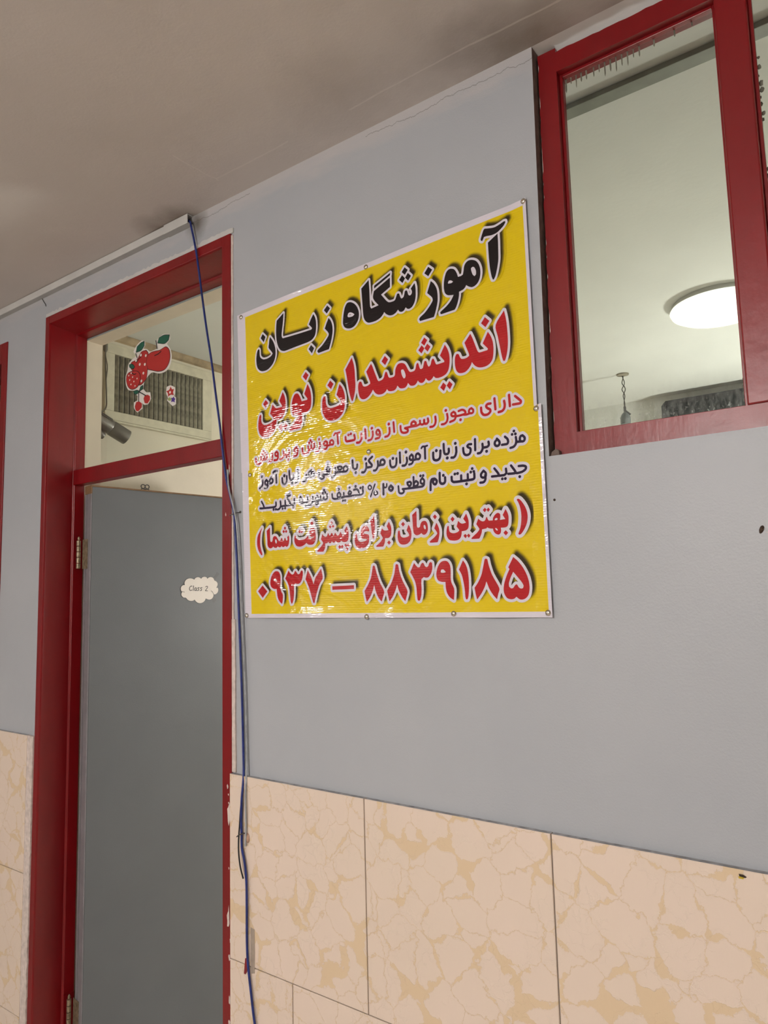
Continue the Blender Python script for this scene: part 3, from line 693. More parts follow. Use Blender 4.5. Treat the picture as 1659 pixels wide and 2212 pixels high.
MARKS = {
 'cloud': """
P -585,147 -597,226 -553,314 -464,368 -362,384 -272,367 -203,336 -158,391 -66,423 26,405 78,365 130,415 223,438 305,414 341,363 399,408 494,423 589,387 643,300 721,263 775,191 769,109 721,28 781,37 807,-35 781,-137 697,-207 607,-220 589,-296 518,-375 400,-397 271,-353 248,-408 179,-476 63,-513 -52,-495 -132,-447 -189,-381 -257,-419 -359,-421 -460,-384 -538,-308 -627,-296 -705,-235 -722,-166 -689,-103 -728,-48 -745,21 -718,99 -652,142
""",
 'class': """
S11.5 -293,98 -338,106 -383,65 -400,15 -383,-39 -338,-50 -298,-31
S11.5 -231,112 -249,-57
S11.5 -122,36 -168,37 -196,-8 -179,-53 -139,-44 -117,31 -120,-44 -105,-61
S11.5 4,41 -42,45 -59,20 -19,-16 -30,-51 -82,-55
S11.5 119,42 73,43 52,18 99,-18 85,-58 33,-62
S11.5 265,65 306,90 347,74 335,29 283,-31 253,-71 347,-76
""",
 'cloudline': """
S7 494,-78 554,-117 595,-194 601,-225
S7 -701,-78 -651,-89 -595,-102
""",
 'tapes': """
R 667,484 751,617 853,535 649,295 470,245 494,316
R 589,-214 721,-421 613,-530 518,-406
""",
 'back': """
P 661,1302 583,1383 732,1540 981,1640 1156,1593 1183,1468 1086,1364 1284,1304 1432,1193 1769,1210 1694,1474 1765,1488 2049,1591 2377,1528 2402,1370 2241,1255 2405,1066 2476,839 2433,607 2250,435 1923,411 1540,520 1299,415 1154,289 1109,81 1258,-56 1453,-92 1505,-301 1362,-443 1167,-424 1067,-344 1081,-532 825,-611 662,-459 643,-268 817,-237 839,-86 611,51 634,124 353,194 221,378 189,639 287,842 335,1023 537,1155 739,1206
""",
 'strawberry': """
P 488,1054 791,1099 988,1276 1235,1284 1345,1150 1330,905 1297,539 1251,363 1007,240 808,263 953,485 875,657 545,788 414,943
""",
 'apple': """
P 1288,1038 1433,1146 1674,1154 1913,1131 2195,1174 2359,1046 2408,824 2341,627 2157,484 1875,482 1587,572 1344,653 1267,856
""",
 'berry': """
P 341,735 545,756 799,704 941,581 945,361 809,201 558,171 351,289 244,500 250,658
""",
 'leaf': """
P 736,1333 783,1496 982,1577 1141,1587 1134,1448 987,1340
P 1815,1384 1884,1522 2120,1552 2377,1497 2332,1356 2147,1292
P 414,911 387,996 540,986 670,873 595,825
P 912,41 984,167 1097,192 1099,83
P 635,93 811,91 937,20 763,-25 652,27
""",
 'cherry': """
P 1139,-234 1187,-150 1333,-147 1455,-215 1457,-323 1338,-424 1191,-382
P 696,-403 768,-275 918,-287 1058,-374 1046,-495 874,-589 749,-536
""",
 'stem': """
S15 790,1147 712,1291
S15 1793,1204 1732,1471
S15 888,-1 893,-282
S15 912,25 1260,-164
S15 1677,1015 1867,1034 1985,1084
S15 743,999 892,1093 1015,1160
S15 547,693 649,634 750,636
""",
 'dots': """
S27 495,703 495,703
S27 369,650
S27 575,561
S27 804,468
S27 423,496
S27 644,405
S27 493,340
S27 707,252
S45 990,1182
S45 935,895
S45 1125,575
S45 741,1063
S45 1238,1111
S45 1194,840
S45 1030,345
""",
 'flowerback': """
P 2256,-78 2440,-69 2646,-169 2648,-332 2603,-427 2694,-489 2696,-681 2538,-712 2400,-598 2284,-503 2306,-402 2235,-255
""",
 'flower': """
P 2441,-99 2510,-202 2601,-204 2557,-300 2603,-398 2443,-353 2329,-392 2314,-284 2235,-209 2373,-191
""",
 'violet': """
P 2581,-423 2627,-491 2672,-514 2627,-565 2650,-628 2559,-582 2469,-581 2491,-511 2467,-447 2545,-467
""",
 'green': """
P 2307,-447 2398,-419 2490,-481 2468,-536 2353,-515
""",
 'eye': """
S42 2420,-274
""",
}
# ------------------------------------------------------------------ mesh helpers
def link_mesh(name, verts, faces, mats, fmat=None, parent=None, loc=(0, 0, 0), smooth=False, bevel=0.0):
    """verts are world coordinates; the object's origin is put at loc (or at its parent's)"""
    base = Vector(parent.get('_base', (0, 0, 0))) if parent is not None else Vector(loc)
    me = bpy.data.meshes.new(name)
    me.from_pydata([tuple(Vector(v) - base) for v in verts], [], faces)
    if not isinstance(mats, (list, tuple)):
        mats = [mats]
    for m in mats:
        me.materials.append(m)
    if fmat is not None:
        me.polygons.foreach_set('material_index', fmat)
    if smooth:
        me.polygons.foreach_set('use_smooth', [True] * len(me.polygons))
    me.update()
    o = bpy.data.objects.new(name, me)
    COL.objects.link(o)
    if parent is not None:
        o.parent = parent
    else:
        o.location = base
    o['_base'] = tuple(base)
    if bevel:
        bv = o.modifiers.new('bevel', 'BEVEL')
        bv.width = bevel
        bv.segments = 2
        bv.limit_method = 'ANGLE'
    return o
class MB:
    def __init__(self):
        self.v, self.f, self.m = [], [], []
    def add(self, verts, faces, mat=0):
        n = len(self.v)
        self.v += [tuple(p) for p in verts]
        self.f += [tuple(i + n for i in f) for f in faces]
        self.m += [mat] * len(faces)
        return self
    def box(self, x0, x1, y0, y1, z0, z1, mat=0):
        vs = [(x, y, z) for x in (x0, x1) for y in (y0, y1) for z in (z0, z1)]
        fs = [(0, 1, 3, 2), (4, 6, 7, 5), (0, 4, 5, 1), (2, 3, 7, 6), (0, 2, 6, 4), (1, 5, 7, 3)]
        return self.add(vs, fs, mat)
    def prism(self, poly, axis, a, b, mat=0):
        """poly: 2D points; extruded along axis ('x','y','z') from a to b"""
        def P3(p, t):
            return {'x': (t, p[0], p[1]), 'y': (p[0], t, p[1]), 'z': (p[0], p[1], t)}[axis]
        n = len(poly)
        vs = [P3(p, a) for p in poly] + [P3(p, b) for p in poly]
        tri = tessellate_polygon([[Vector((p[0], p[1], 0)) for p in poly]])
        fs = [tuple(t) for t in tri] + [tuple(i + n for i in reversed(t)) for t in tri]
        fs += [(i, (i + 1) % n, n + (i + 1) % n, n + i) for i in range(n)]
        return self.add(vs, fs, mat)
    def tube(self, pts, r, seg=10, mat=0, cap=True):
        pts = [Vector(p) for p in pts]
        rs = r if isinstance(r, (list, tuple)) else [r] * len(pts)
        vs, fs = [], []
        up = Vector((0.31, 0.77, 0.56))
        for i, p in enumerate(pts):
            t = (pts[min(i + 1, len(pts) - 1)] - pts[max(i - 1, 0)]).normalized()
            s = t.cross(up)
            if s.length < 1e-4:
                s = t.cross(Vector((1, 0, 0)))
            s.normalize()
            q = s.cross(t)
            up = q
            for k in range(seg):
                a = 2 * math.pi * k / seg
                vs.append(p + (s * math.cos(a) + q * math.sin(a)) * rs[i])
        for i in range(len(pts) - 1):
            for k in range(seg):
                fs.append((i * seg + k, i * seg + (k + 1) % seg, (i + 1) * seg + (k + 1) % seg, (i + 1) * seg + k))
        if cap:
            fs.append(tuple(range(seg - 1, -1, -1)))
            fs.append(tuple(range((len(pts) - 1) * seg, len(pts) * seg)))
        return self.add(vs, fs, mat)
    def lathe(self, prof, origin, axis, seg=32, mat=0):
        """prof: (radius, distance along the axis)"""
        a = Vector(axis).normalized()
        s = a.cross(Vector((0.2, 0.3, 0.93)) if abs(a.z) < 0.9 else Vector((1, 0, 0))).normalized()
        q = a.cross(s)
        o = Vector(origin)
        vs, fs = [], []
        for r, h in prof:
            for k in range(seg):
                t = 2 * math.pi * k / seg
                vs.append(o + a * h + (s * math.cos(t) + q * math.sin(t)) * r)
        for i in range(len(prof) - 1):
            for k in range(seg):
                fs.append((i * seg + k, i * seg + (k + 1) % seg, (i + 1) * seg + (k + 1) % seg, (i + 1) * seg + k))
        fs.append(tuple(range(seg - 1, -1, -1)))
        fs.append(tuple(range((len(prof) - 1) * seg, len(prof) * seg)))
        return self.add(vs, fs, mat)
    def build(self, name, mats, parent=None, loc=(0, 0, 0), smooth=False, bevel=0.0):
        o = link_mesh(name, self.v, self.f, mats, self.m, parent, loc, False, bevel)
        bm = bmesh.new()
        bm.from_mesh(o.data)
        bmesh.ops.recalc_face_normals(bm, faces=bm.faces)
        bm.to_mesh(o.data)
        bm.free()
        if smooth:
            o.data.polygons.foreach_set('use_smooth', [True] * len(o.data.polygons))
            try:
                o.data.set_sharp_from_angle(angle=math.radians(38))
            except Exception:
                pass
        return o
def thing(name, label, cat, loc, group=None):
    o = bpy.data.objects.new(name, None)
    COL.objects.link(o)
    o.location = loc
    o['_base'] = tuple(loc)
    o.empty_display_size = 0.05
    return tag(o, label, cat, group)
def tag(o, label=None, cat=None, group=None, kind=None):
    if label:
        o['label'] = label
    if cat:
        o['category'] = cat
    if group:
        o['group'] = group
    if kind:
        o['kind'] = kind
    return o
def spline(pts, n=6, closed=False):
    pts = [np.array(p, float) for p in pts]
    out = []
    m = len(pts)
    for i in range(m if closed else m - 1):
        p1, p2 = pts[i], pts[(i + 1) % m]
        p0 = pts[(i - 1) % m] if (closed or i > 0) else 2 * p1 - p2
        p3 = pts[(i + 2) % m] if (closed or i + 2 < m) else 2 * p2 - p1
        for k in range(n):
            t = k / n
            out.append(0.5 * ((2 * p1) + (-p0 + p2) * t + (2 * p0 - 5 * p1 + 4 * p2 - p3) * t * t + (-p0 + 3 * p1 - 3 * p2 + p3) * t ** 3))
    if not closed:
        out.append(pts[-1])
    return out
def smooth_poly(pts, corner=47.0, n=4):
    """closed outline: spline through the points, sharp where it turns hard"""
    P = [np.array(p, float) for p in pts]
    m = len(P)
    sharp = []
    for i in range(m):
        a, b = P[i] - P[i - 1], P[(i + 1) % m] - P[i]
        ang = abs(math.degrees(math.atan2(a[0] * b[1] - a[1] * b[0], a[0] * b[0] + a[1] * b[1])))
        sharp.append(ang > corner)
    out = []
    for i in range(m):
        j = (i + 1) % m
        p1, p2 = P[i], P[j]
        L = np.hypot(*(p2 - p1))
        t1 = (p2 - p1) if sharp[i] else (P[j] - P[i - 1]) * 0.5
        t2 = (p2 - p1) if sharp[j] else (P[(j + 1) % m] - P[i]) * 0.5
        for t in (t1, t2):
            l = np.hypot(*t)
            if l > L > 0:
                t *= L / l
        for k in range(n):
            s = k / n
            out.append((2 * s ** 3 - 3 * s * s + 1) * p1 + (s ** 3 - 2 * s * s + s) * t1 + (-2 * s ** 3 + 3 * s * s) * p2 + (s ** 3 - s * s) * t2)
    return out
def pen_line(pts, corner=55.0, n=4):
    """open stroke: smooth, without overshooting next to long straight runs"""
    P = [np.array(p, float) for p in pts]
    m = len(P)
    T = []
    for i in range(m):
        if i == 0 or i == m - 1:
            T.append(None)
            continue
        a, b = P[i] - P[i - 1], P[i + 1] - P[i]
        ang = abs(math.degrees(math.atan2(a[0] * b[1] - a[1] * b[0], a @ b)))
        la, lb = np.hypot(*a), np.hypot(*b)
        d = a / max(la, 1e-6) + b / max(lb, 1e-6)
        T.append(None if ang > corner + 45 else d / max(np.hypot(*d), 1e-6) * min(la, lb))
    out = []
    for i in range(m - 1):
        p1, p2 = P[i], P[i + 1]
        t1 = T[i] if T[i] is not None else p2 - p1
        t2 = T[i + 1] if T[i + 1] is not None else p2 - p1
        for k in range(n):
            q = k / n
            out.append((2 * q ** 3 - 3 * q * q + 1) * p1 + (q ** 3 - 2 * q * q + q) * t1 + (-2 * q ** 3 + 3 * q * q) * p2 + (q ** 3 - q * q) * t2)
    out.append(P[-1])
    return out
def parse(block):
    res = []
    for ln in block.strip().splitlines():
        h, *r = ln.split()
        res.append((h[0], float(h[1:] or 0), [tuple(float(a) for a in p.split(',')) for p in r]))
    return res

# ---- printed shapes: signed distance field -> level outlines -> flat polygons
class Field:
    def __init__(self, items, pad, step):
        allp = np.array([p for _, _, q in items for p in q])
        self.step = step
        self.x0, self.y0 = allp.min(0) - pad
        x1, y1 = allp.max(0) + pad
        self.nx = int((x1 - self.x0) / step) + 2
        self.ny = int((y1 - self.y0) / step) + 2
        self.xs = self.x0 + np.arange(self.nx) * step
        self.ys = self.y0 + np.arange(self.ny) * step
        self.reach = pad
        d = np.full((self.ny, self.nx), float(pad), np.float32)
        inside = np.zeros((self.ny, self.nx), bool)
        edge = np.full((self.ny, self.nx), float(pad), np.float32)
        for kind, w, q in items:
            if kind == 'S':
                pts = pen_line(q) if len(q) > 2 else [np.array(p) for p in q]
                if len(pts) == 1:
                    pts = [pts[0], pts[0] + 0.01]
                for a, b in zip(pts[:-1], pts[1:]):
                    self.seg(d, a, b, w)
            else:
                poly = smooth_poly(q) if kind in 'PH' else [np.array(p) for p in q]
                self.fill(inside, poly, kind != 'H')
                for a, b in zip(poly, poly[1:] + poly[:1]):
                    self.seg(edge, a, b, 0.0)
        self.d = np.minimum(d, np.where(inside, -edge, edge))
    def win(self, lo, hi):
        i0 = max(0, int((lo[0] - self.x0 - self.reach) / self.step))
        i1 = min(self.nx, int((hi[0] - self.x0 + self.reach) / self.step) + 2)
        j0 = max(0, int((lo[1] - self.y0 - self.reach) / self.step))
        j1 = min(self.ny, int((hi[1] - self.y0 + self.reach) / self.step) + 2)
        return i0, i1, j0, j1
    def seg(self, arr, a, b, w):
        i0, i1, j0, j1 = self.win(np.minimum(a, b) - w, np.maximum(a, b) + w)
        X, Y = self.xs[i0:i1][None, :], self.ys[j0:j1][:, None]
        v = b - a
        t = np.clip(((X - a[0]) * v[0] + (Y - a[1]) * v[1]) / max(1e-9, v @ v), 0, 1)
        dd = np.hypot(X - a[0] - t * v[0], Y - a[1] - t * v[1]) - w
        s = arr[j0:j1, i0:i1]
        np.minimum(s, dd, out=s)
    def fill(self, mask, poly, val):
        P = np.array(poly)
        i0, i1, j0, j1 = self.win(P.min(0), P.max(0))
        X = self.xs[i0:i1]
        for j in range(j0, j1):
            y = self.ys[j]
            a, b = P, np.roll(P, -1, 0)
            c = (a[:, 1] <= y) != (b[:, 1] <= y)
            if not c.any():
                continue
            xc = a[c, 0] + (y - a[c, 1]) / (b[c, 1] - a[c, 1]) * (b[c, 0] - a[c, 0])
            ins = (X[:, None] > xc[None, :]).sum(1) % 2 == 1
            row = mask[j, i0:i1]
            row[ins] = val
    def loops(self, level, tol):
        F = self.d - level
        I = F < 0
        nxt, pos = {}, {}
        code = I[:-1, :-1] * 1 + I[:-1, 1:] * 2 + I[1:, 1:] * 4 + I[1:, :-1] * 8
        T = {1: ((3, 0),), 2: ((0, 1),), 3: ((3, 1),), 4: ((1, 2),), 5: ((3, 0), (1, 2)), 6: ((0, 2),), 7: ((3, 2),), 8: ((2, 3),),
             9: ((2, 0),), 10: ((0, 1), (2, 3)), 11: ((2, 1),), 12: ((1, 3),), 13: ((1, 0),), 14: ((0, 3),)}
        js, is_ = np.nonzero((code > 0) & (code < 15))
        for j, i in zip(js.tolist(), is_.tolist()):
            def key(e):
                if e == 0:
                    k = (0, j, i); A, B = F[j, i], F[j, i + 1]; p = (i + A / (A - B), j)
                elif e == 2:
                    k = (0, j + 1, i); A, B = F[j + 1, i], F[j + 1, i + 1]; p = (i + A / (A - B), j + 1)
                elif e == 3:
                    k = (1, j, i); A, B = F[j, i], F[j + 1, i]; p = (i, j + A / (A - B))
                else:
                    k = (1, j, i + 1); A, B = F[j, i + 1], F[j + 1, i + 1]; p = (i + 1, j + A / (A - B))
                pos[k] = (self.x0 + p[0] * self.step, self.y0 + p[1] * self.step)
                return k
            for s, e in T[int(code[j, i])]:
                nxt[key(s)] = key(e)
        out = []
        while nxt:
            k0, k = next(iter(nxt.items()))
            loop = [k0]
            del nxt[k0]
            while k != k0 and k in nxt:
                loop.append(k)
                k = nxt.pop(k)
            pts = simplify([pos[q] for q in loop], tol)
            if len(pts) >= 3:
                out.append(pts)
        return out
def simplify(pts, tol):
    P = np.array(pts)
    n = len(P)
    if n < 6:
        return [tuple(p) for p in P]
    h = int(np.argmax(((P - P[0]) ** 2).sum(1)))
    def dp(lo, hi):
        st, keep = [(lo, hi)], {lo, hi}
        while st:
            a, b = st.pop()
            if b - a < 2:
                continue
            v = P[b] - P[a]
            l = math.hypot(*v) or 1e-9
            q = P[a + 1:b] - P[a]
            dd = np.abs(q[:, 0] * v[1] - q[:, 1] * v[0]) / l
            k = int(np.argmax(dd))
            if dd[k] > tol:
                k += a + 1
                keep.add(k)
                st += [(a, k), (k, b)]
        return keep
    P = np.vstack([P, P[:1]])
    ks = sorted(dp(0, h) | dp(h, n))
    return [tuple(P[k]) for k in ks[:-1]]
def area(l):
    a = np.array(l)
    b = np.roll(a, -1, 0)
    return 0.5 * float((a[:, 0] * b[:, 1] - a[:, 1] * b[:, 0]).sum())
def contains(l, p):
    a = np.array(l)
    b = np.roll(a, -1, 0)
    c = (a[:, 1] <= p[1]) != (b[:, 1] <= p[1])
    if not c.any():
        return False
    xc = a[c, 0] + (p[1] - a[c, 1]) / (b[c, 1] - a[c, 1]) * (b[c, 0] - a[c, 0])
    return int((xc > p[0]).sum()) % 2 == 1
def fill_loops(loops):
    """-> points, triangles"""
    if not loops:
        return [], []
    big = max(loops, key=lambda l: abs(area(l)))
    sgn = 1 if area(big) > 0 else -1
    outer = [l for l in loops if area(l) * sgn > 0]
    holes = [l for l in loops if area(l) * sgn <= 0]
    own = [[] for _ in outer]
    for hl in holes:
        best = None
        for k, o in enumerate(outer):
            if contains(o, hl[0]) and (best is None or abs(area(o)) < abs(area(outer[best]))):
                best = k
        if best is not None:
            own[best].append(hl)
    pts, tris = [], []
    for o, hs in zip(outer, own):
        group = [o] + hs
        flat = [Vector(p) for l in group for p in l]
        edges, k = [], 0
        for l in group:
            edges += [(k + a, k + (a + 1) % len(l)) for a in range(len(l))]
            k += len(l)
        v2, e2, f2 = delaunay_2d_cdt(flat, edges, [], 0, 1e-5)[:3]
        if not f2:
            continue
        F = np.array([list(f) for f in f2])
        V = np.array([(v.x, v.y) for v in v2])
        C = V[F].mean(1)
        ins = np.zeros(len(F), bool)
        for l in group:
            a = np.array(l)
            b = np.roll(a, -1, 0)
            for p, q in zip(a, b):
                if p[1] == q[1]:
                    continue
                c = (p[1] <= C[:, 1]) != (q[1] <= C[:, 1])
                ins ^= c & (C[:, 0] < p[0] + (C[:, 1] - p[1]) / (q[1] - p[1]) * (q[0] - p[0]))
        n = len(pts)
        pts += [tuple(v) for v in V]
        tris += [tuple(int(t) + n for t in f) for f in F[ins]]
    return pts, tris

# ------------------------------------------------------------------ the setting
L1, L2, L3 = 0.03, 0.125, 0.185
def solid_grid(name, xs, ys, zs, empty, mat, fix=None):
    """blocks of wall between grid lines, minus the openings; only outside faces"""
    nx, ny, nz = len(xs) - 1, len(ys) - 1, len(zs) - 1
    S = {}
    for i in range(nx):
        for j in range(ny):
            for k in range(nz):
                c = ((xs[i] + xs[i + 1]) / 2, (ys[j] + ys[j + 1]) / 2, (zs[k] + zs[k + 1]) / 2)
                S[i, j, k] = not empty(*c)
    vid, vs, fs = {}, [], []
    def V_(i, j, k):
        if (i, j, k) not in vid:
            vid[i, j, k] = len(vs)
            p = (xs[i], ys[j], zs[k])
            vs.append(fix(*p) if fix else p)
        return vid[i, j, k]
    for (i, j, k), s in S.items():
        if not s:
            continue
        for dx, dy, dz, q in ((-1, 0, 0, ((0, 0, 0), (0, 0, 1), (0, 1, 1), (0, 1, 0))), (1, 0, 0, ((1, 0, 0), (1, 1, 0), (1, 1, 1), (1, 0, 1))),
                              (0, -1, 0, ((0, 0, 0), (1, 0, 0), (1, 0, 1), (0, 0, 1))), (0, 1, 0, ((0, 1, 0), (0, 1, 1), (1, 1, 1), (1, 1, 0))),
                              (0, 0, -1, ((0, 0, 0), (0, 1, 0), (1, 1, 0), (1, 0, 0))), (0, 0, 1, ((0, 0, 1), (1, 0, 1), (1, 1, 1), (0, 1, 1)))):
            if not S.get((i + dx, j + dy, k + dz), False):
                fs.append(tuple(V_(i + a, j + b, k + c) for a, b, c in q))
    return vs, fs
DX0, DX1, DZ = -2.22, -1.326, 2.55           # door frame, outside
WX0, WX1, WZ0 = -0.488, 0.42, 1.853          # window recess
OX0, OX1 = -3.40, -2.478                     # neighbouring door
def wall_empty(x, y, z):
    if z < DZ and DX0 < x < DX1 and y < L2:
        return True
    if z < 2.50 and -2.1915 < x < -1.36 and y > L2:
        return True
    if OX0 < x < OX1 and z < 2.53:
        return True
    if WX0 < x < WX1 and z > WZ0:
        if y < L1:
            return True
    if y > L1 and -0.80 < x < 0.75 and z > 1.75:
        return True
    return False
def wall_fix(x, y, z):
    if abs(x - WX0) < 1e-6:
        return (x - (z - 2.25) * -0.010 if False else x + (z - 2.25) * 0.010, y, z)
    return (x, y, z)
vs, fs = solid_grid('wall', [-6, OX0, OX1, DX0, -2.1915, -1.36, DX1, -0.80, WX0, WX1, 0.75, 3.0], [0, L1, L2, L3],
                    [0, 1.75, WZ0, 2.50, 2.53, DZ, CEIL], wall_empty, None, wall_fix)
fm = []
for f in fs:
    c = sum((Vector(vs[i]) for i in f), Vector()) / len(f)
    n = (Vector(vs[f[1]]) - Vector(vs[f[0]])).cross(Vector(vs[f[2]]) - Vector(vs[f[0]]))
    if c.y > L3 - 1e-4:
        fm.append(1)
    elif abs(c.x - WX0) < 0.02 and c.y < L1 and abs(n.x) > abs(n.y):
        fm.append(2)
    elif c.y > L2 and DX0 - 0.1 < c.x < DX1 + 0.1 and 1e-4 < c.z < 2.52:
        fm.append(3)
    else:
        fm.append(0)
tag(link_mesh('wall_front', vs, fs, [M['wall'], M['room_wall'], M['raw'], M['reveal']], fm), kind='structure')

def struct_box(name, x0, x1, y0, y1, z0, z1, m):
    return tag(MB().box(x0, x1, y0, y1, z0, z1).build(name, m), kind='structure')
struct_box('floor', -6.1, 3.1, -3.1, 3.0, -0.1, 0.0, M['floor'])
struct_box('ceiling', -6.0, 3.0, -3.0, 0.0, CEIL, CEIL + 0.1, M['ceiling'])
struct_box('ceiling', -6.0, 3.0, 0.0, 3.0, CEIL, CEIL + 0.1, M['room_ceiling'])
struct_box('wall_opposite', -6.1, 3.1, -3.1, -3.0, 0.0, CEIL + 0.1, M['far_wall'])
struct_box('wall_end', -6.1, -6.0, -3.0, 3.0, 0.0, CEIL + 0.1, M['far_wall'])
struct_box('wall_right', 3.0, 3.1, -3.0, 3.0, 0.0, CEIL + 0.1, M['far_wall'])
struct_box('wall_back', -6.0, 3.0, 2.85, 2.95, 0.0, CEIL, M['room_ceiling'])
struct_box('wall_left', -2.54, -2.42, L3, 2.85, 0.0, CEIL, M['room_wall'])

# tiled lower wall, right and left of the classroom door
TOP, RH = 1.1976, 0.4128
def tiles(name, x0, x1, rows, mats):
    mb = MB()
    mb.box(x0, x1, -0.009, -0.0002, 0.0, TOP - 0.002, 1)
    z1 = TOP
    for r, joints in enumerate(rows):
        z0 = max(0.0, z1 - RH)
        e = [x0] + [j for j in joints if x0 < j < x1] + [x1]
        for a, b in zip(e[:-1], e[1:]):
            g = 0.0012
            xa, xb = a + (g if a > x0 else 0), b - (g if b < x1 else 0)
            za, zb = z0 + g, z1 - (g if r else 0)
            c = 0.0012
            v = [(xa, -0.0005, za), (xb, -0.0005, za), (xb, -0.0005, zb), (xa, -0.0005, zb),
                 (xa, -0.011, za), (xb, -0.011, za), (xb, -0.011, zb), (xa, -0.011, zb),
                 (xa + c, -0.012, za + c), (xb - c, -0.012, za + c), (xb - c, -0.012, zb - c), (xa + c, -0.012, zb - c)]
            f = [(0, 1, 5, 4), (1, 2, 6, 5), (3, 0, 4, 7), (4, 5, 9, 8), (5, 6, 10, 9), (6, 7, 11, 10), (7, 4, 8, 11), (8, 9, 10, 11)]
            mb.add(v, f, 0)
            mb.add([v[2], v[3], v[7], v[6]], [(0, 1, 2, 3)], 2 if r == 0 else 0)
        z1 = z0
    return tag(mb.build(name, mats), kind='structure')
jr = [-0.924 + 0.404 * k for k in range(-4, 10)]
js_ = [-1.129 + 0.404 * k for k in range(-4, 10)]
tiles('trim_1', DX1 + 0.001, 3.0, [jr, js_, jr], [M['tile'], M['grout'], M['ledge']])
jl = [-2.66 - 0.404 * k for k in range(0, 12)]
tiles('trim_2', OX1 + 0.002, -2.256, [jl, jl, jl], [M['tile'], M['grout'], M['ledge']])

tiles('trim_10', -6.0, OX0 - 0.002, [jl, jl, jl], [M['tile'], M['grout'], M['ledge']])
def ragged_strip(name, a, b, z0, z1, depth, m, n=60, jag=0.003, seed=1, y=0.0):
    """a vertical run of rough plaster from x=a to x=b, its edges chipped"""
    rnd = random.Random(seed)
    L_, R_ = [], []
    for k in range(n + 1):
        z = z0 + (z1 - z0) * k / n
        L_.append((a + rnd.uniform(-jag, jag) * 0.5, z))
        R_.append((b + rnd.uniform(-jag, jag), z))
    mb = MB().prism(L_ + R_[::-1], 'y', y - depth, y)
    return mb
tag(ragged_strip('t', -2.256, -2.2205, 0.0, 1.197, 0.010, None, 90, 0.0025, 3).build('trim_3', M['plaster']), kind='structure')
tag(ragged_strip('t', -1.3255, -1.3135, 1.200, 1.56, 0.004, None, 14, 0.0009, 5).build('trim_4', M['plaster']), kind='structure')
tag(ragged_strip('t', -1.3255, -1.3195, 1.56, 2.545, 0.003, None, 40, 0.0008, 6).build('trim_5', M['plaster']), kind='structure')
# thin ragged lip of filler over the door frame
mb = MB()
rnd = random.Random(11)
up_, lo_ = [], []
for k in range(90):
    x = -2.222 + (0.905) * k / 89
    lo_.append((x, DZ + 0.0005 + rnd.uniform(-0.001, 0.0012)))
    up_.append((x, DZ + 0.012 + rnd.uniform(-0.003, 0.004)))
tag(MB().prism(lo_ + up_[::-1], 'y', -0.004, -0.0002).build('trim_6', M['white_pvc']), kind='structure')

# ------------------------------------------------------------------ classroom door
door = tag(thing('door_1', 'red framed classroom door with grey leaf standing open under a glass transom', 'door', (DX0, 0.0, 0.0)), kind='structure')
mb = MB()
prof = [(-2.2205, -0.006), (-2.197, -0.006), (-2.196, 0.0), (-2.196, 0.088), (-2.190, 0.091), (-2.187, 0.124), (-2.2195, 0.124)]
mb.prism(prof, 'z', 0.0, DZ)
mb.prism([(-1.326 + (-2.22 - p[0]) * 1.35 + 0.0, p[1]) for p in prof], 'z', 0.0, DZ)
head_p = [(-0.006, DZ), (-0.006, 2.524), (0.0, 2.522), (0.088, 2.514), (0.091, 2.508), (0.124, 2.505), (0.124, DZ)]
mb.prism(head_p, 'x', -2.1968, -1.3575)
mb.build('door_frame', M['red'], door, bevel=0.0012)
MB().box(-2.193, -1.352, 0.086, 0.121, 1.994, 2.044).build('transom_bar', M['red_bar'], door, bevel=0.002)
MB().box(-2.189, -1.357, 0.103, 0.107, 2.042, 2.509).build('transom_pane', M['glass'], door)
# chips of missing paint on the right jamb
mb = MB()
def chip(pts):
    mb.add([(x, -0.0065, z) for x, z in pts], [tuple(range(len(pts)))])
rnd = random.Random(4)
for x, z, w, h in ((-1.338, 1.165, 0.004, 0.006), (-1.3335, 1.105, 0.006, 0.030), (-1.3345, 1.128, 0.002, 0.003), (-1.335, 1.147, 0.002, 0.003),
                   (-1.3365, 0.867, 0.0055, 0.032), (-1.330, 0.820, 0.003, 0.006), (-1.333, 0.783, 0.004, 0.008), (-1.333, 0.69, 0.003, 0.012),
                   (-1.3335, 0.642, 0.004, 0.006), (-1.343, 1.818, 0.002, 0.006), (-1.330, 1.93, 0.003, 0.014), (-1.334, 0.98, 0.002, 0.003)):
    k = 11
    chip([(x + w * math.cos(a) * rnd.uniform(0.45, 1.1), z + h * math.sin(a) * rnd.uniform(0.5, 1.1)) for a in [2 * math.pi * i / k for i in range(k)]])
mb.build('bare_chip', M['plaster'], door)
# leaf, swung into the classroom
O = Vector((-2.1, 0.1, 0.0))
DR = Vector((0.13, 0.9915, 0.0)).normalized()
NL = Vector((0.9915, -0.13, 0.0)).normalized()
def dpt(k, n, z):
    p = O + DR * k + NL * n
    return (p.x, p.y, z)
def dbox(mb, k0, k1, n0, n1, z0, z1, mat=0):
    vs = [dpt(k, n, z) for k in (k0, k1) for n in (n0, n1) for z in (z0, z1)]
    return mb.add(vs, [(0, 1, 3, 2), (4, 6, 7, 5), (0, 4, 5, 1), (2, 3, 7, 6), (0, 2, 6, 4), (1, 5, 7, 3)], mat)
mb = MB()
dbox(mb, 0.0, 0.79, -0.045, 0.0, 0.008, 1.981)
leaf = mb.build('door_leaf', M['door'], door, bevel=0.001)
mb = MB()
for a, b, t in ((-0.046, -0.034, 0.0035), (-0.0335, -0.026, 0.002), (-0.0255, -0.001, 0.004)):
    dbox(mb, -t, 0.0, a, b, 0.008, 1.958)
mb.build('edge_moulding', M['door_edge'], leaf, bevel=0.0006)
mb = MB()
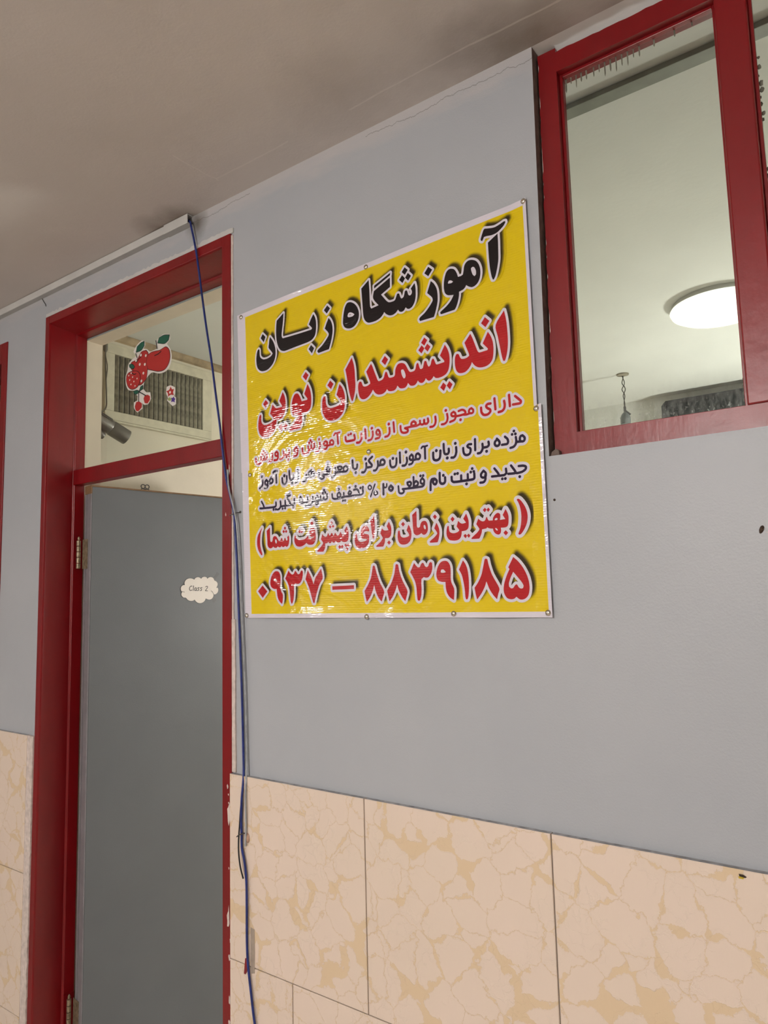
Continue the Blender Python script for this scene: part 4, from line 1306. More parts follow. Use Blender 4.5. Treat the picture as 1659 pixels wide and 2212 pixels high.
dbox(mb, -0.004, 0.79, -0.045, 0.0006, 1.9812, 1.986)
dbox(mb, -0.004, -0.0002, -0.045, 0.0, 1.9585, 1.981)
mb.build('top_edge', M['wood'], leaf)
for zc in (1.763, 0.36):
    mb = MB()
    mb.box(-2.1885, -2.1858, 0.091, 0.1235, zc - 0.048, zc + 0.048, 0)
    for dz in (-0.03, 0.0, 0.03):
        mb.lathe([(0.003, 0), (0.0028, 0.001), (0.001, 0.0016)], (-2.1858, 0.107, zc + dz), (1, 0, 0), 12, 0)
    for k in range(5):
        mb.lathe([(0.0068, 0), (0.0068, 0.0165)], (-2.162, 0.093, zc - 0.046 + k * 0.0185), (0, 0, 1), 16, 1)
    mb.lathe([(0.003, 0), (0.0045, 0.006), (0.002, 0.012)], (-2.162, 0.093, zc + 0.046), (0, 0, 1), 12, 1)
    dbox(mb, -0.006, -0.0042, -0.052, -0.016, zc - 0.048, zc + 0.048, 1)
    mb.build('hinge', [M['red'], M['brass']], door, smooth=True)

# wire hook looped over the top of the leaf
def loop_wire():
    mb = MB()
    pts = []
    for t in np.linspace(0.0, 1.0, 40):
        a = 2 * math.pi * t
        pts.append(dpt(0.186 + 0.030 * (t - 0.5) + 0.011 * math.sin(a * 2), -0.004, 1.9885 + 0.008 * (1 - math.cos(a * 2)) + 0.0))
    mb.tube(pts, 0.0016, 8)
    return mb
w = loop_wire().build('wire_hook', M['copper'], loc=dpt(0.186, -0.004, 1.986), smooth=True)
tag(w, 'small dark wire hook with two loops sitting on top of the grey door', 'hook')

# ------------------------------------------------------------------ neighbouring door at the far left
door2 = tag(thing('door_2', 'edge of a second red door frame at the far left of the wall', 'door', (OX0, 0.0, 0.0)), kind='structure')
mb = MB()
for a, b in ((OX0 + 0.0005, OX0 + 0.036), (OX1 - 0.038, OX1 - 0.0005)):
    mb.box(a, b, -0.004, 0.12, 0.0, 2.5295)
mb.box(OX0 + 0.036, OX1 - 0.038, -0.004, 0.12, 2.455, 2.5295)
mb.box(OX0 + 0.036, OX1 - 0.038, 0.06, 0.10, 2.0, 2.05)
mb.build('door_frame', M['red'], door2, bevel=0.002)
MB().box(OX0 + 0.03, OX1 - 0.03, 0.075, 0.080, 2.05, 2.456).build('transom_pane', M['glass'], door2)
MB().box(OX0 + 0.04, OX1 - 0.042, 0.07, 0.11, 0.01, 1.998).build('door_leaf', M['door'], door2, bevel=0.002)

# ------------------------------------------------------------------ window in its recess
win = tag(thing('window_1', 'red framed interior window with two panes high in the wall', 'window', (WX0, L1, WZ0)), kind='structure')
FY0, FY1 = L1 - 0.012, L1 + 0.032
rnd = random.Random(21)
mb = MB()
lft, rgt = [], []
for k in range(61):
    z = 1.855 + (2.641 - 1.855) * k / 60
    lft.append((-0.4835 + (z - 2.25) * 0.010 + rnd.uniform(-0.0012, 0.0012), z))
    rgt.append((-0.4445 + (z - 2.25) * 0.0002, z))
mb.prism(lft + rgt[::-1], 'y', FY0, FY1)
mb.box(-0.4445, 0.40, FY0, FY1, 1.8545, 1.8935)
bot, top = [], []
for k in range(71):
    x = -0.4445 + 0.845 * k / 70
    bot.append((x, 2.5925))
    top.append((x, 2.637 + 0.005 * math.sin(x * 5) + rnd.uniform(-0.0012, 0.0012)))
mb.prism(bot + top[::-1], 'y', FY0, FY1)
mb.box(0.355, 0.40, FY0, FY1, 1.8935, 2.5925)
mb.build('window_frame', M['red'], win, bevel=0.0025)
MB().box(-0.1685, -0.1205, FY0 - 0.001, FY1, 1.8935, 2.5925).build('mullion', M['red'], win, bevel=0.003)
mb = MB()
for a, b in ((-0.4445, -0.1685), (-0.1205, 0.355)):
    for q in ((a, a + 0.006, 1.8935, 2.5925), (b - 0.005, b, 1.8935, 2.5925), (a + 0.006, b - 0.005, 1.8935, 1.8975), (a + 0.006, b - 0.005, 2.586, 2.5925)):
        mb.box(q[0], q[1], L1 + 0.002, L1 + 0.012, q[2], q[3])
mb.build('glazing_bead', M['red_bar'], win, bevel=0.001)
for a, b in ((-0.4435, -0.1695), (-0.1195, 0.354)):
    pane = MB().box(a, b, L1 + 0.013, L1 + 0.017, 1.895, 2.591).build('window_pane', M['glass_w'], win)
    mb = MB()
    rnd = random.Random(int(a * 1000))
    if a < -0.3:
        runs = [(0.008 + 0.010 * k, rnd.uniform(0.015, 0.035)) for k in range(5)] + [(0.062 + 0.0105 * k, rnd.uniform(0.018, 0.032)) for k in range(9)] + [(0.172, 0.016), (0.207, 0.015), (0.236, 0.010)]
        for dx, ln in runs:
            x, w_ = a + dx, rnd.uniform(0.0022, 0.0036)
            mb.add([(x - w_ / 2, L1 + 0.0125, 2.588), (x + w_ / 2, L1 + 0.0125, 2.588), (x + w_ * 0.42, L1 + 0.0125, 2.588 - ln * 0.8), (x, L1 + 0.0125, 2.588 - ln), (x - w_ * 0.42, L1 + 0.0125, 2.588 - ln * 0.8)], [(0, 1, 2, 3, 4)])
        for zz in (1.943, 1.931, 1.920, 1.909):
            mb.add([(b - 0.003 + 0.006 * math.cos(t) * rnd.uniform(0.5, 1), L1 + 0.0125, zz + 0.005 * math.sin(t) * rnd.uniform(0.6, 1)) for t in np.linspace(0, 6.28, 8)[:-1]], [tuple(range(7))])
    else:
        for k in range(26):
            zz = 2.47 - 0.0135 * k + rnd.uniform(-0.003, 0.003)
            if 8 < k < 14:
                continue
            s_ = rnd.uniform(0.5, 1.1)
            cx = a + 0.004 + rnd.uniform(0, 0.004)
            mb.add([(cx + 0.005 * s_ * math.cos(t) * rnd.uniform(0.5, 1), L1 + 0.0125, zz + 0.006 * s_ * math.sin(t) * rnd.uniform(0.6, 1)) for t in np.linspace(0, 6.28, 8)[:-1]], [tuple(range(7))])
    mb.build('paint_smear', M['glass_drip'], pane)
# broken filler at the lower left corner of the recess
mb = MB()
mb.prism([(-0.4905, 1.8535), (-0.474, 1.8535), (-0.4745, 1.862), (-0.480, 1.866), (-0.4885, 1.861)], 'y', 0.004, L1 - 0.0125)
tag(mb.build('trim_7', M['raw'], bevel=0.001), kind='structure')
# ------------------------------------------------------------------ poster
PX, PZ = -1.31, 1.555
poster = thing('poster', 'yellow vinyl language school poster with red and black Persian lettering, pinned to the grey wall', 'poster', (-0.90, 0.0, 1.56))
def sheet(corners_o, corners_y, y, nu, nv, curl):
    """white sheet with the yellow print inside it, as one gently curled grid"""
    def bil(c, u, v):
        (a, b, d, e) = c      # bottom-left, bottom-right, top-right, top-left
        x = (1 - v) * ((1 - u) * a[0] + u * b[0]) + v * ((1 - u) * e[0] + u * d[0])
        z = (1 - v) * ((1 - u) * a[1] + u * b[1]) + v * ((1 - u) * e[1] + u * d[1])
        return x, z
    fu0 = (corners_y[0][0] - corners_o[0][0]) / (corners_o[1][0] - corners_o[0][0])
    fu1 = (corners_y[1][0] - corners_o[0][0]) / (corners_o[1][0] - corners_o[0][0])
    H_ = corners_o[3][1] - corners_o[0][1]
    fv0 = (corners_y[0][1] - corners_o[0][1]) / H_
    fv1 = 1 - (corners_o[3][1] - corners_y[3][1]) / H_
    us = sorted(set([0, 1, fu0, fu1] + list(np.linspace(fu0, fu1, nu)) + [fu0 / 2, (1 + fu1) / 2]))
    vs_ = sorted(set([0, 1] + [f for f in (fv0, fv1) if 0 < f < 1] + list(np.linspace(max(0, fv0), min(1, fv1), nv)) + ([fv0 / 2] if fv0 > 0 else [])))
    mb = MB()
    V, F, FMm = [], [], []
    for v in vs_:
        for u in us:
            if fu0 <= u <= fu1 and fv0 <= v <= fv1 or True:
                x, z = bil(corners_o, u, v)
            V.append((x, y - curl(u, v), z))
    W_ = len(us)
    for j in range(len(vs_) - 1):
        for i in range(W_ - 1):
            F.append((j * W_ + i, j * W_ + i + 1, (j + 1) * W_ + i + 1, (j + 1) * W_ + i))
            uc, vc = (us[i] + us[i + 1]) / 2, (vs_[j] + vs_[j + 1]) / 2
            FMm.append(1 if fu0 < uc < fu1 and fv0 < vc < fv1 else 0)
    n = len(V)
    V2 = [(x, -0.0006, z) for x, yy, z in V]
    rim = [j * W_ for j in range(len(vs_))][::-1] + list(range(1, W_)) + [j * W_ + W_ - 1 for j in range(1, len(vs_))] + [(len(vs_) - 1) * W_ + i for i in range(W_ - 2, 0, -1)]
    V3 = [(V[i][0], V[i][1] + 0.0005, V[i][2]) for i in rim]
    m = len(rim)
    F2 = [(rim[k], rim[(k + 1) % m], n + (k + 1) % m, n + k) for k in range(m)]
    o = link_mesh('vinyl_sheet', V + V3, F + F2, [M['v_white'], M['v_yellow']], FMm + [0] * m, poster)
    return o
def curl_low(u, v):
    # bottom hem bows out between its pins
    s = max(0.0, 1 - v / 0.055)
    r = 0.0042 * max(0.0, (u - 0.979) / 0.021)
    seg = [(0.0, 0.455), (0.455, 0.735), (0.735, 1.0)]
    for a, b in seg:
        if a <= u <= b:
            return r + 0.006 * s * math.sin(math.pi * (u - a) / (b - a)) ** 2
    return r
def curl_up(u, v):
    s = max(0.0, (v - 0.965) / 0.035)
    return 0.0042 * max(0.0, (u - 0.979) / 0.021) + 0.0025 * s * (math.sin(math.pi * u / 0.49) ** 2 if u < 0.49 else math.sin(math.pi * (u - 0.49) / 0.51) ** 2)
sheet([(-1.290, 1.917), (-0.507, 1.949), (-0.509, 2.351), (-1.303, 2.323)], [(-1.262, 1.910), (-0.514, 1.94), (-0.5175, 2.3365), (-1.273, 2.3105)], -0.0030, 30, 16, curl_up)
sheet([(-1.277, 1.563), (-0.498, 1.565), (-0.499, 1.951), (-1.287, 1.919)], [(-1.256, 1.5725), (-0.505, 1.5745), (-0.503, 1.99), (-1.256, 1.99)], -0.0036, 30, 24, curl_low)

def lettering(key, ink, halo, shadow, name, label, y0=-0.0040, step=5.0):
    items = parse(TEXT[key])
    F = Field(items, halo + 80.0, step)
    mats, V, Fc, Fm = [], [], [], []
    def layer(level, mat, y, dx=0.0, dz=0.0):
        pts, tris = fill_loops(F.loops(level, 1.0))
        if not tris:
            return
        mats.append(mat)
        n = len(V)
        V.extend((PX + (p[0] + dx) * 1e-4, y, PZ + (p[1] + dz) * 1e-4) for p in pts)
        Fc.extend(tuple(i + n for i in t) for t in tris)
        Fm.extend([len(mats) - 1] * len(tris))
    y = y0
    if shadow:
        for k, off in enumerate((46.0, 34.0, 24.0, 15.0, 7.0, -1.0, -10.0, -21.0, -34.0)):
            layer(halo + off, M['v_sh%d' % k], y, 72.0, 62.0)
            y -= 0.00004
    layer(halo, M['v_white'], y)
    layer(0.0, ink, y - 0.00008)
    o = link_mesh(name, V, Fc, mats, Fm, poster)
    bm = bmesh.new()
    bm.from_mesh(o.data)
    for f in bm.faces:
        if f.normal.y > 0:
            f.normal_flip()
    bm.to_mesh(o.data)
    bm.free()
    o['label'] = label
    return o
lettering('title', M['v_black'], 46, True, 'headline_lettering', 'black Persian headline lettering with a white outline')
lettering('name', M['v_red'], 50, True, 'name_lettering', 'large red Persian lettering with a white outline')
lettering('licence', M['v_red'], 46, False, 'licence_lettering', 'small red line of Persian lettering')
lettering('offer', M['v_navy'], 52, False, 'offer_lettering', 'upper small navy line of Persian lettering')
lettering('discount', M['v_navy'], 52, False, 'discount_lettering', 'lower small navy line of Persian lettering', -0.0039)
lettering('slogan', M['v_red'], 60, True, 'slogan_lettering', 'red bracketed Persian slogan lettering')
lettering('phone', M['v_red'], 52, True, 'phone_number', 'large red Persian phone number')

# ------------------------------------------------------------------ pins
def pin_mesh():
    mb = MB()
    mb.lathe([(0.0052, 0.0), (0.0056, 0.0008), (0.0053, 0.0016), (0.0045, 0.0026), (0.0031, 0.0035), (0.0014, 0.0039)], (0, 0, 0), (0, -1, 0), 24)
    return mb
pin0 = None
for (x, z, yy, lab) in ((-1.288, 2.315, -0.0034, 'silver dome pin in the top left corner of the yellow poster'),
                    (-0.891, 2.329, -0.0034, 'silver dome pin midway along the top edge of the yellow poster'),
                    (-0.514, 2.346, -0.0052, 'silver dome pin in the top right corner of the yellow poster'),
                    (-0.509, 1.943, -0.0062, 'silver dome pin on the right edge of the poster by the fold'),
                    (-1.258, 1.908, -0.0042, 'silver dome pin on the left edge of the poster by the fold'),
                    (-0.895, 1.916, -0.0046, 'silver dome pin in the middle of the poster above the navy lettering'),
                    (-1.272, 1.569, -0.0042, 'silver dome pin in the bottom left corner of the yellow poster'),
                    (-0.911, 1.566, -0.0042, 'silver dome pin on the bottom edge under the dash of the phone number'),
                    (-0.700, 1.572, -0.0042, 'silver dome pin on the bottom edge, second from the right corner'),
                    (-0.506, 1.573, -0.0064, 'silver dome pin in the bottom right corner of the yellow poster')):
    if pin0 is None:
        pin0 = pin_mesh().build('push_pin', M['steel'], smooth=True)
        p = pin0
    else:
        p = pin0.copy()
        COL.objects.link(p)
    p.location = (x, yy, z)
    tag(p, lab, 'pin', 'silver pins holding the poster')

# ------------------------------------------------------------------ class sign on the door leaf
def flat_part(name, items, mapf, off, mat, parent=None, loc=(0, 0, 0), thick=0.0004, step=4.0, level=0.0, tol=0.8):
    F = Field(items, 85.0, step)
    pts, tris = fill_loops(F.loops(level, tol))
    V = [mapf(p[0] * 1e-4, p[1] * 1e-4, off) for p in pts]
    return V, tris
def decal(name, key, mapf, off, mat, parent=None, loc=(0, 0, 0), grow=0.0):
    items = parse(MARKS[key])
    apart = key in ('leaf', 'stem', 'cloudline', 'tapes', 'cherry')
    for grp in ([[it] for it in items] if apart else [items]):
        V, T = flat_part(name, grp, mapf, off, mat, level=grow)
        o = link_mesh(name, V, T, mat, None, parent, loc)
    return o
mp = lambda k, z, off: dpt(0.397 + k, off, 1.643 + z)
sign = thing('door_sign', 'white cloud shaped paper sign reading Class 2 on the grey door', 'sign', dpt(0.397, 0.0005, 1.59))
decal('sign_border', 'cloud', mp, 0.0012, M['ink_black'], sign, grow=8.0)
pap = decal('sign_paper', 'cloud', mp, 0.0015, M['paper'], sign, grow=-1.0)
decal('sign_lettering', 'class', mp, 0.0019, M['ink_black'], pap)
decal('cloud_line', 'cloudline', mp, 0.0019, M['ink_black'], pap)
tp = decal('tape_strip', 'tapes', mp, 0.0008, M['tape'], sign)

# ------------------------------------------------------------------ fruit sticker on the transom glass
ms = lambda k, z, off: (-1.95 + k, 0.1028 - off, 2.25 + z)
stk = thing('fruit_sticker', 'glossy sticker of an apple, spotted strawberries and cherries on the transom glass', 'sticker', (-1.85, 0.1028, 2.19))
decal('backing', 'back', ms, 0.0002, M['st_white'], stk, grow=6.0)
for key, nm, mt in (('strawberry', 'strawberry_print', 'st_red'), ('apple', 'apple_print', 'st_red'), ('berry', 'small_strawberry_print', 'st_red'), ('leaf', 'leaf_print', 'st_green'), ('cherry', 'cherry_print', 'st_red')):
    if key != 'cherry':
        base = {'strawberry': 0.0004, 'apple': 0.0007, 'berry': 0.0010, 'leaf': 0.0013}[key]
        decal('outline', key, ms, base, M['ink_black'], stk, grow=14.0)
        decal(nm, key, ms, base + 0.00015, M[mt], stk, grow=-4.0)
    else:
        decal(nm, key, ms, 0.0008, M[mt], stk)
decal('stem_print', 'stem', ms, 0.0016, M['ink_black'], stk)
decal('white_dots', 'dots', ms, 0.0017, M['st_white'], stk)
fst = thing('flower_sticker', 'small sticker of a red and a violet flower on the transom glass', 'sticker', (-1.62, 0.1028, 2.10))
decal('backing', 'flowerback', ms, 0.0002, M['st_white'], fst, grow=4.0)
decal('red_flower', 'flower', ms, 0.0004, M['st_red'], fst)
decal('violet_flower', 'violet', ms, 0.0004, M['st_violet'], fst)
decal('green_leaf', 'green', ms, 0.0005, M['st_lime'], fst)
decal('flower_eye', 'eye', ms, 0.0007, M['st_white'], fst)

# ------------------------------------------------------------------ cable trunking and cables in the corridor
trk = thing('cable_trunking', 'white plastic cable trunking running under the ceiling above the door', 'trunking', (-1.475, 0.0, 2.626))
mb = MB()
mb.prism([(-0.0002, 2.6275), (-0.018, 2.6275), (-0.0185, 2.6285), (-0.0185, 2.6495), (-0.017, 2.6505), (-0.0002, 2.6505)], 'x', -5.9, -1.578)
mb.box(-5.9, -1.58, -0.0182, -0.0002, 2.6266, 2.6276, 1)  # thin grey slab, the underside's shade put in as colour
mb.build('trunking_base', [M['white_pvc'], M['pvc_shade']], trk)
mb = MB()
mb.prism([(-0.0002, 2.625), (-0.0205, 2.625), (-0.021, 2.626), (-0.021, 2.6505), (-0.0002, 2.6505), (-0.0002, 2.649), (-0.0195, 2.649), (-0.0195, 2.6265), (-0.0002, 2.6265)], 'x', -1.580, -1.478)
mb.box(-1.580, -1.478, -0.0205, -0.0002, 2.6242, 2.6251, 1)  # same painted shade under the end cover
mb.build('end_cover', [M['white_pvc'], M['pvc_shade']], trk)
mb = MB()
mb.tube([(-2.255, -0.0015, 2.6265), (-2.243, -0.002, 2.612), (-2.232, -0.0015, 2.600), (-2.231, -0.001, 2.594)], 0.0012, 6)
tag(mb.build('wire_stub', M['copper'], loc=(-2.24, 0, 2.60), smooth=True), 'short bent wire stub hanging below the white trunking near the door corner', 'wire')

cab = [(-1.487, -0.010, 2.638), (-1.476, -0.012, 2.628), (-1.470, -0.014, 2.612), (-1.459, -0.013, 2.57), (-1.447, -0.012, 2.514), (-1.432, -0.012, 2.432), (-1.412, -0.012, 2.325), (-1.390, -0.012, 2.221), (-1.374, -0.012, 2.132), (-1.358, -0.012, 2.045),
       (-1.349, -0.012, 1.984), (-1.336, -0.012, 1.912), (-1.321, -0.011, 1.861), (-1.310, -0.010, 1.816), (-1.302, -0.009, 1.714), (-1.297, -0.008, 1.602), (-1.292, -0.007, 1.492), (-1.287, -0.007, 1.384), (-1.283, -0.007, 1.257),
       (-1.279, -0.010, 1.200), (-1.277, -0.018, 1.15), (-1.279, -0.018, 1.101), (-1.278, -0.018, 1.07), (-1.277, -0.018, 1.039), (-1.269, -0.018, 1.011), (-1.263, -0.018, 0.971), (-1.262, -0.018, 0.911), (-1.262, -0.018, 0.842), (-1.259, -0.018, 0.793),
       (-1.250, -0.018, 0.737), (-1.242, -0.018, 0.691), (-1.235, -0.018, 0.655), (-1.222, -0.018, 0.56), (-1.215, -0.018, 0.40), (-1.214, -0.018, 0.2), (-1.214, -0.018, 0.03)]
mb = MB()
mb.tube(spline(cab, 6), 0.0029, 10)
c = mb.build('network_cable', M['blue'], loc=(-1.214, -0.018, 0.03), smooth=True)
tag(c, 'long blue cable hanging from the white trunking down the right door jamb', 'cable')
g = [(-1.3340, -0.0085, 1.93), (-1.3245, -0.013, 1.884), (-1.3095, -0.013, 1.838), (-1.2985, -0.011, 1.79), (-1.2920, -0.010, 1.714), (-1.2860, -0.009, 1.602), (-1.2800, -0.008, 1.492), (-1.2745, -0.008, 1.384), (-1.2705, -0.008, 1.257), (-1.2675, -0.012, 1.205), (-1.2655, -0.017, 1.15), (-1.2645, -0.017, 1.09), (-1.2665, -0.017, 1.045)]
mb = MB()
mb.tube(spline(g, 6), 0.0021, 10)
tag(mb.build('grey_cable', M['grey_wire'], loc=(-1.271, -0.017, 1.045), smooth=True), 'thin grey cable running beside the blue cable along the door jamb', 'cable')
bw = [(-1.2765, -0.0165, 1.165), (-1.283, -0.0165, 1.12), (-1.286, -0.0165, 1.09), (-1.2835, -0.022, 1.06), (-1.2825, -0.023, 1.03), (-1.2775, -0.023, 1.0), (-1.269, -0.022, 0.975)]
mb = MB()
mb.tube(spline(bw, 6), 0.0019, 8)
tag(mb.build('black_wire', M['black'], loc=(-1.269, -0.017, 0.975), smooth=True), 'short black wire twisted round the blue cable over the tiles', 'wire')
# nail bent over the cables
mb = MB()
mb.tube([(-1.318, -0.017, 1.812), (-1.309, -0.016, 1.815), (-1.300, -0.008, 1.819), (-1.297, -0.001, 1.820)], 0.0011, 8)
mb.lathe([(0.003, 0), (0.003, 0.0012), (0.0015, 0.002)], (-1.2965, -0.0004, 1.8205), (0, -1, 0), 12)
tag(mb.build('bent_nail', M['copper'], loc=(-1.297, 0, 1.82), smooth=True), 'small bent nail holding the cables beside the poster', 'nail')
mb = MB()
mb.tube([(-1.290, -0.022, 1.063), (-1.281, -0.0235, 1.069), (-1.270, -0.018, 1.073), (-1.267, -0.0125, 1.072)], 0.0013, 8)
tag(mb.build('bent_nail', M['copper'], loc=(-1.267, -0.0125, 1.072), smooth=True), 'small bent nail holding the cables against the tiles', 'nail')
mb = MB()
mb.lathe([(0.011, 0.0), (0.0105, 0.001), (0.0085, 0.0025), (0.004, 0.0035)], (0, 0, 0), (0, -1, 0), 16)
o = mb.build('putty_patch', M['putty'], smooth=True)
o.location = (-1.2635, -0.0125, 1.062)
o.scale = (0.55, 1, 1.0)
tag(o, 'dab of pinkish filler on the tile beside the bent nail', 'filler')
mb = MB()
mb.prism([(-1.272, 0.800), (-1.266, 0.803), (-1.2645, 0.79), (-1.268, 0.772), (-1.272, 0.766), (-1.276, 0.767)], 'y', -0.0145, -0.0122)
tag(mb.build('red_tape_scrap', M['red_tape'], loc=(-1.27, -0.0122, 0.766)), 'scrap of red tape beside the blue cable on the tiles', 'tape')
mb = MB()
mb.prism([(-1.2555, 0.870), (-1.2435, 0.868), (-1.2425, 0.82), (-1.2440, 0.775), (-1.2530, 0.772), (-1.2560, 0.80)], 'y', -0.0128, -0.0122)
tag(mb.build('tape_strip', M['old_tape'], loc=(-1.25, -0.0122, 0.772)), 'strip of yellowed clear tape beside the blue cable on the tiles', 'tape')
# hole with a broken plug in the wall below the window
mb = MB()
mb.add([(-0.161 + 0.0042 * math.cos(t) * (1.0 if math.cos(t) > -0.4 else 0.8), -0.0008 - 0.0008 * (k % 2), 1.6965 + 0.0062 * math.sin(t + 0.5)) for k, t in enumerate(np.linspace(0, 6.283, 13)[:-1])] + [(-0.161, -0.0022, 1.695)], [(i, (i + 1) % 12, 12) for i in range(12)])
o = mb.build('wall_plug', M['plug_brown'], loc=(-0.161, 0, 1.6965))
tag(o, 'dark broken wall plug in a chipped hole below the window', 'plug')
mb = MB()
mb.prism([(-0.1565, 1.6925), (-0.140, 1.6915), (-0.128, 1.690), (-0.128, 1.6875), (-0.146, 1.689)], 'y', -0.0012, -0.0002)
tag(mb.build('trim_8', M['plaster']), kind='structure')
mb = MB()
mb.lathe([(0.0024, 0.0), (0.0022, 0.001), (0.001, 0.0018)], (-0.486, 0.0, 1.773), (0, -1, 0), 10)
tag(mb.build('nail_stub', M['plug_brown'], loc=(-0.486, 0, 1.773)), 'tiny dark nail stub in the grey wall right of the poster', 'nail')
mb = MB()
mb.prism([(-0.2275, 1.1855), (-0.2215, 1.1853), (-0.2205, 1.1875), (-0.2245, 1.1885), (-0.228, 1.1878)], 'y', -0.0135, -0.0122, 0)
mb.prism([(-0.2265, 1.1888), (-0.219, 1.1876), (-0.217, 1.189), (-0.2215, 1.1915), (-0.2272, 1.1915)], 'y', -0.0138, -0.0122, 1)
v_y = plain('yellow_scrap', (0.5, 0.36, 0.01), 0.5)
tag(mb.build('paper_scrap', [v_y, M['plug_brown']], loc=(-0.223, -0.0122, 1.1855)), 'tiny yellow and black paper scrap stuck at the top of the tiles', 'scrap')

# ------------------------------------------------------------------ inside the classroom
# lamp on the ceiling
def flush_lamp(name, x, y, label, mat):
    t = thing(name, label, 'lamp', (x, y, CEIL - 0.05))
    MB().lathe([(0.165, -0.0004), (0.168, -0.012), (0.17, -0.018)], (x, y, CEIL), (0, 0, 1), 48).build('lamp_base', M['white_pvc'], t, smooth=True)
    MB().lathe([(0.172, -0.0185), (0.176, -0.026), (0.170, -0.038), (0.148, -0.050), (0.10, -0.058), (0.05, -0.061)], (x, y, CEIL), (0, 0, 1), 48).build('diffuser', mat, t, smooth=True)
    return t
def fill_globe(name, x, y, z, r, label, mat):
    t = thing(name, label, 'lamp', (x, y, z - r))
    k = r / 0.1255
    MB().lathe([(0.05, CEIL - z - 0.0004), (0.05, CEIL - z - 0.012), (0.008, CEIL - z - 0.016), (0.008, 0.16 * k), (0.04 * k, 0.15 * k), (0.04 * k, 0.1195 * k)], (x, y, z), (0, 0, 1), 24).build('ceiling_rod', M['white_pvc'], t, smooth=True)
    MB().lathe([(0.041 * k, 0.119 * k), (0.075 * k, 0.101 * k), (0.109 * k, 0.062 * k), (0.1255 * k, 0.0), (0.109 * k, -0.062 * k), (0.075 * k, -0.101 * k), (0.03 * k, -0.122 * k)], (x, y, z), (0, 0, 1), 32).build('globe', mat, t, smooth=True)
    return t
flush_lamp('ceiling_lamp', ROOM_LAMP[0], ROOM_LAMP[1], 'round white lamp glowing on the ceiling behind the window glass', M['lamp'])
# unseen globe added to brighten the classroom ceiling, hidden by the window frame
fill_globe('fill_globe', -0.02, 2.25, 1.55, 0.1255, 'added globe light brightening the classroom, hidden behind the window frame', M['fill_globe_mat'])
def bowl_lamp(name, x, y, z, r, d, label, mat):
    t = thing(name, label, 'lamp', (x, y, z - d))
    MB().lathe([(0.05, CEIL - z - 0.0004), (0.05, CEIL - z - 0.012), (0.008, CEIL - z - 0.016), (0.008, 0.016), (r * 0.97, 0.012), (r, 0.006), (r, 0.0005)], (x, y, z), (0, 0, 1), 40).build('ceiling_rod', M['white_pvc'], t, smooth=True)
    MB().lathe([(r * math.cos(a), -0.0005 - d * math.sin(a)) for a in (0, 0.2, 0.45, 0.7, 0.95, 1.2, 1.45)], (x, y, z), (0, 0, 1), 40).build('glass_bowl', mat, t, smooth=True)
for k_, ((x, y, g_, r_, d_, z_), lab) in enumerate(zip(CORRIDOR_LAMPS, ('white bowl lamp hanging farther along the corridor, outside the picture on the left', 'white bowl lamp hanging in the corridor behind the viewer'))):
    bowl_lamp('hanging_lamp', x, y, z_, r_, d_, lab, M['lamp_hall%d' % k_])
# bare lampholder on twisted wires
pen = thing('hanging_lampholder', 'bare lampholder hanging from twisted wires behind the window glass', 'lampholder', (-1.017, 2.267, 2.39))
mb = MB()
p1, p2 = [], []
for k in range(40):
    t = k / 39
    z = CEIL - 0.001 - t * 0.165
    a = 14 * t
    r = 0.002 + 0.006 * math.sin(math.pi * min(1, t * 1.2)) ** 2
    p1.append((-1.017 + r * math.cos(a), 2.267 + r * math.sin(a), z))
    p2.append((-1.017 - r * math.cos(a), 2.267 - r * math.sin(a), z))
mb.tube(p1, 0.0022, 6)
mb.tube(p2, 0.0022, 6)
mb.build('twisted_wire', M['copper'], pen, smooth=True)
mb = MB()
mb.tube([(-1.017, 2.267, 2.487), (-1.017, 2.267, 2.462)], 0.006, 8)
mb.tube([(-1.015, 2.267, 2.466), (-1.004, 2.267, 2.455), (-0.992, 2.267, 2.444)], 0.005, 8)
mb.tube([(-1.019, 2.267, 2.460), (-1.032, 2.267, 2.445), (-1.042, 2.267, 2.430)], 0.003, 8)
mb.build('wire_joint', M['black'], pen, smooth=True)
MB().lathe([(0.008, 0.0), (0.018, -0.010), (0.024, -0.026), (0.024, -0.058), (0.021, -0.060)], (-1.017, 2.267, 2.458), (0, 0, 1), 24).build('socket', plain('lampholder_grey', (0.10, 0.115, 0.12), 0.4), pen, smooth=True)
MB().lathe([(0.030, -0.0004), (0.029, -0.006), (0.012, -0.010)], (-1.017, 2.267, CEIL), (0, 0, 1), 24).build('ceiling_hook_plate', M['slat'], pen, smooth=True)
# grey trunking on the classroom ceiling
mb = MB()
mb.box(-2.41, 2.6, 0.200, 0.236, CEIL - 0.012, CEIL - 0.0003)
tag(mb.build('ceiling_trunking', M['grey_pvc'], loc=(-2.41, 0.218, CEIL - 0.012), bevel=0.001), 'grey green cable trunking along the classroom ceiling behind the window', 'trunking')
# dark panel on the back wall
pn = thing('wall_screen', 'dark flat screen on the back wall, seen at the bottom of the window', 'screen', (-0.42, 2.85, 2.0))
mb = MB()
mb.prism([(-0.965, 1.96), (0.12, 1.96), (0.12, 2.602), (-0.942, 2.602), (-0.965, 2.578)], 'y', 2.752, 2.80)
mb.build('screen_body', M['black'], pn, bevel=0.004)
MB().box(-0.945, 0.10, 2.7505, 2.7525, 1.98, 2.575).build('screen_glass', M['dark'], pn)
MB().box(-0.55, -0.30, 2.80, 2.8495, 2.15, 2.45).build('wall_bracket', M['black'], pn)
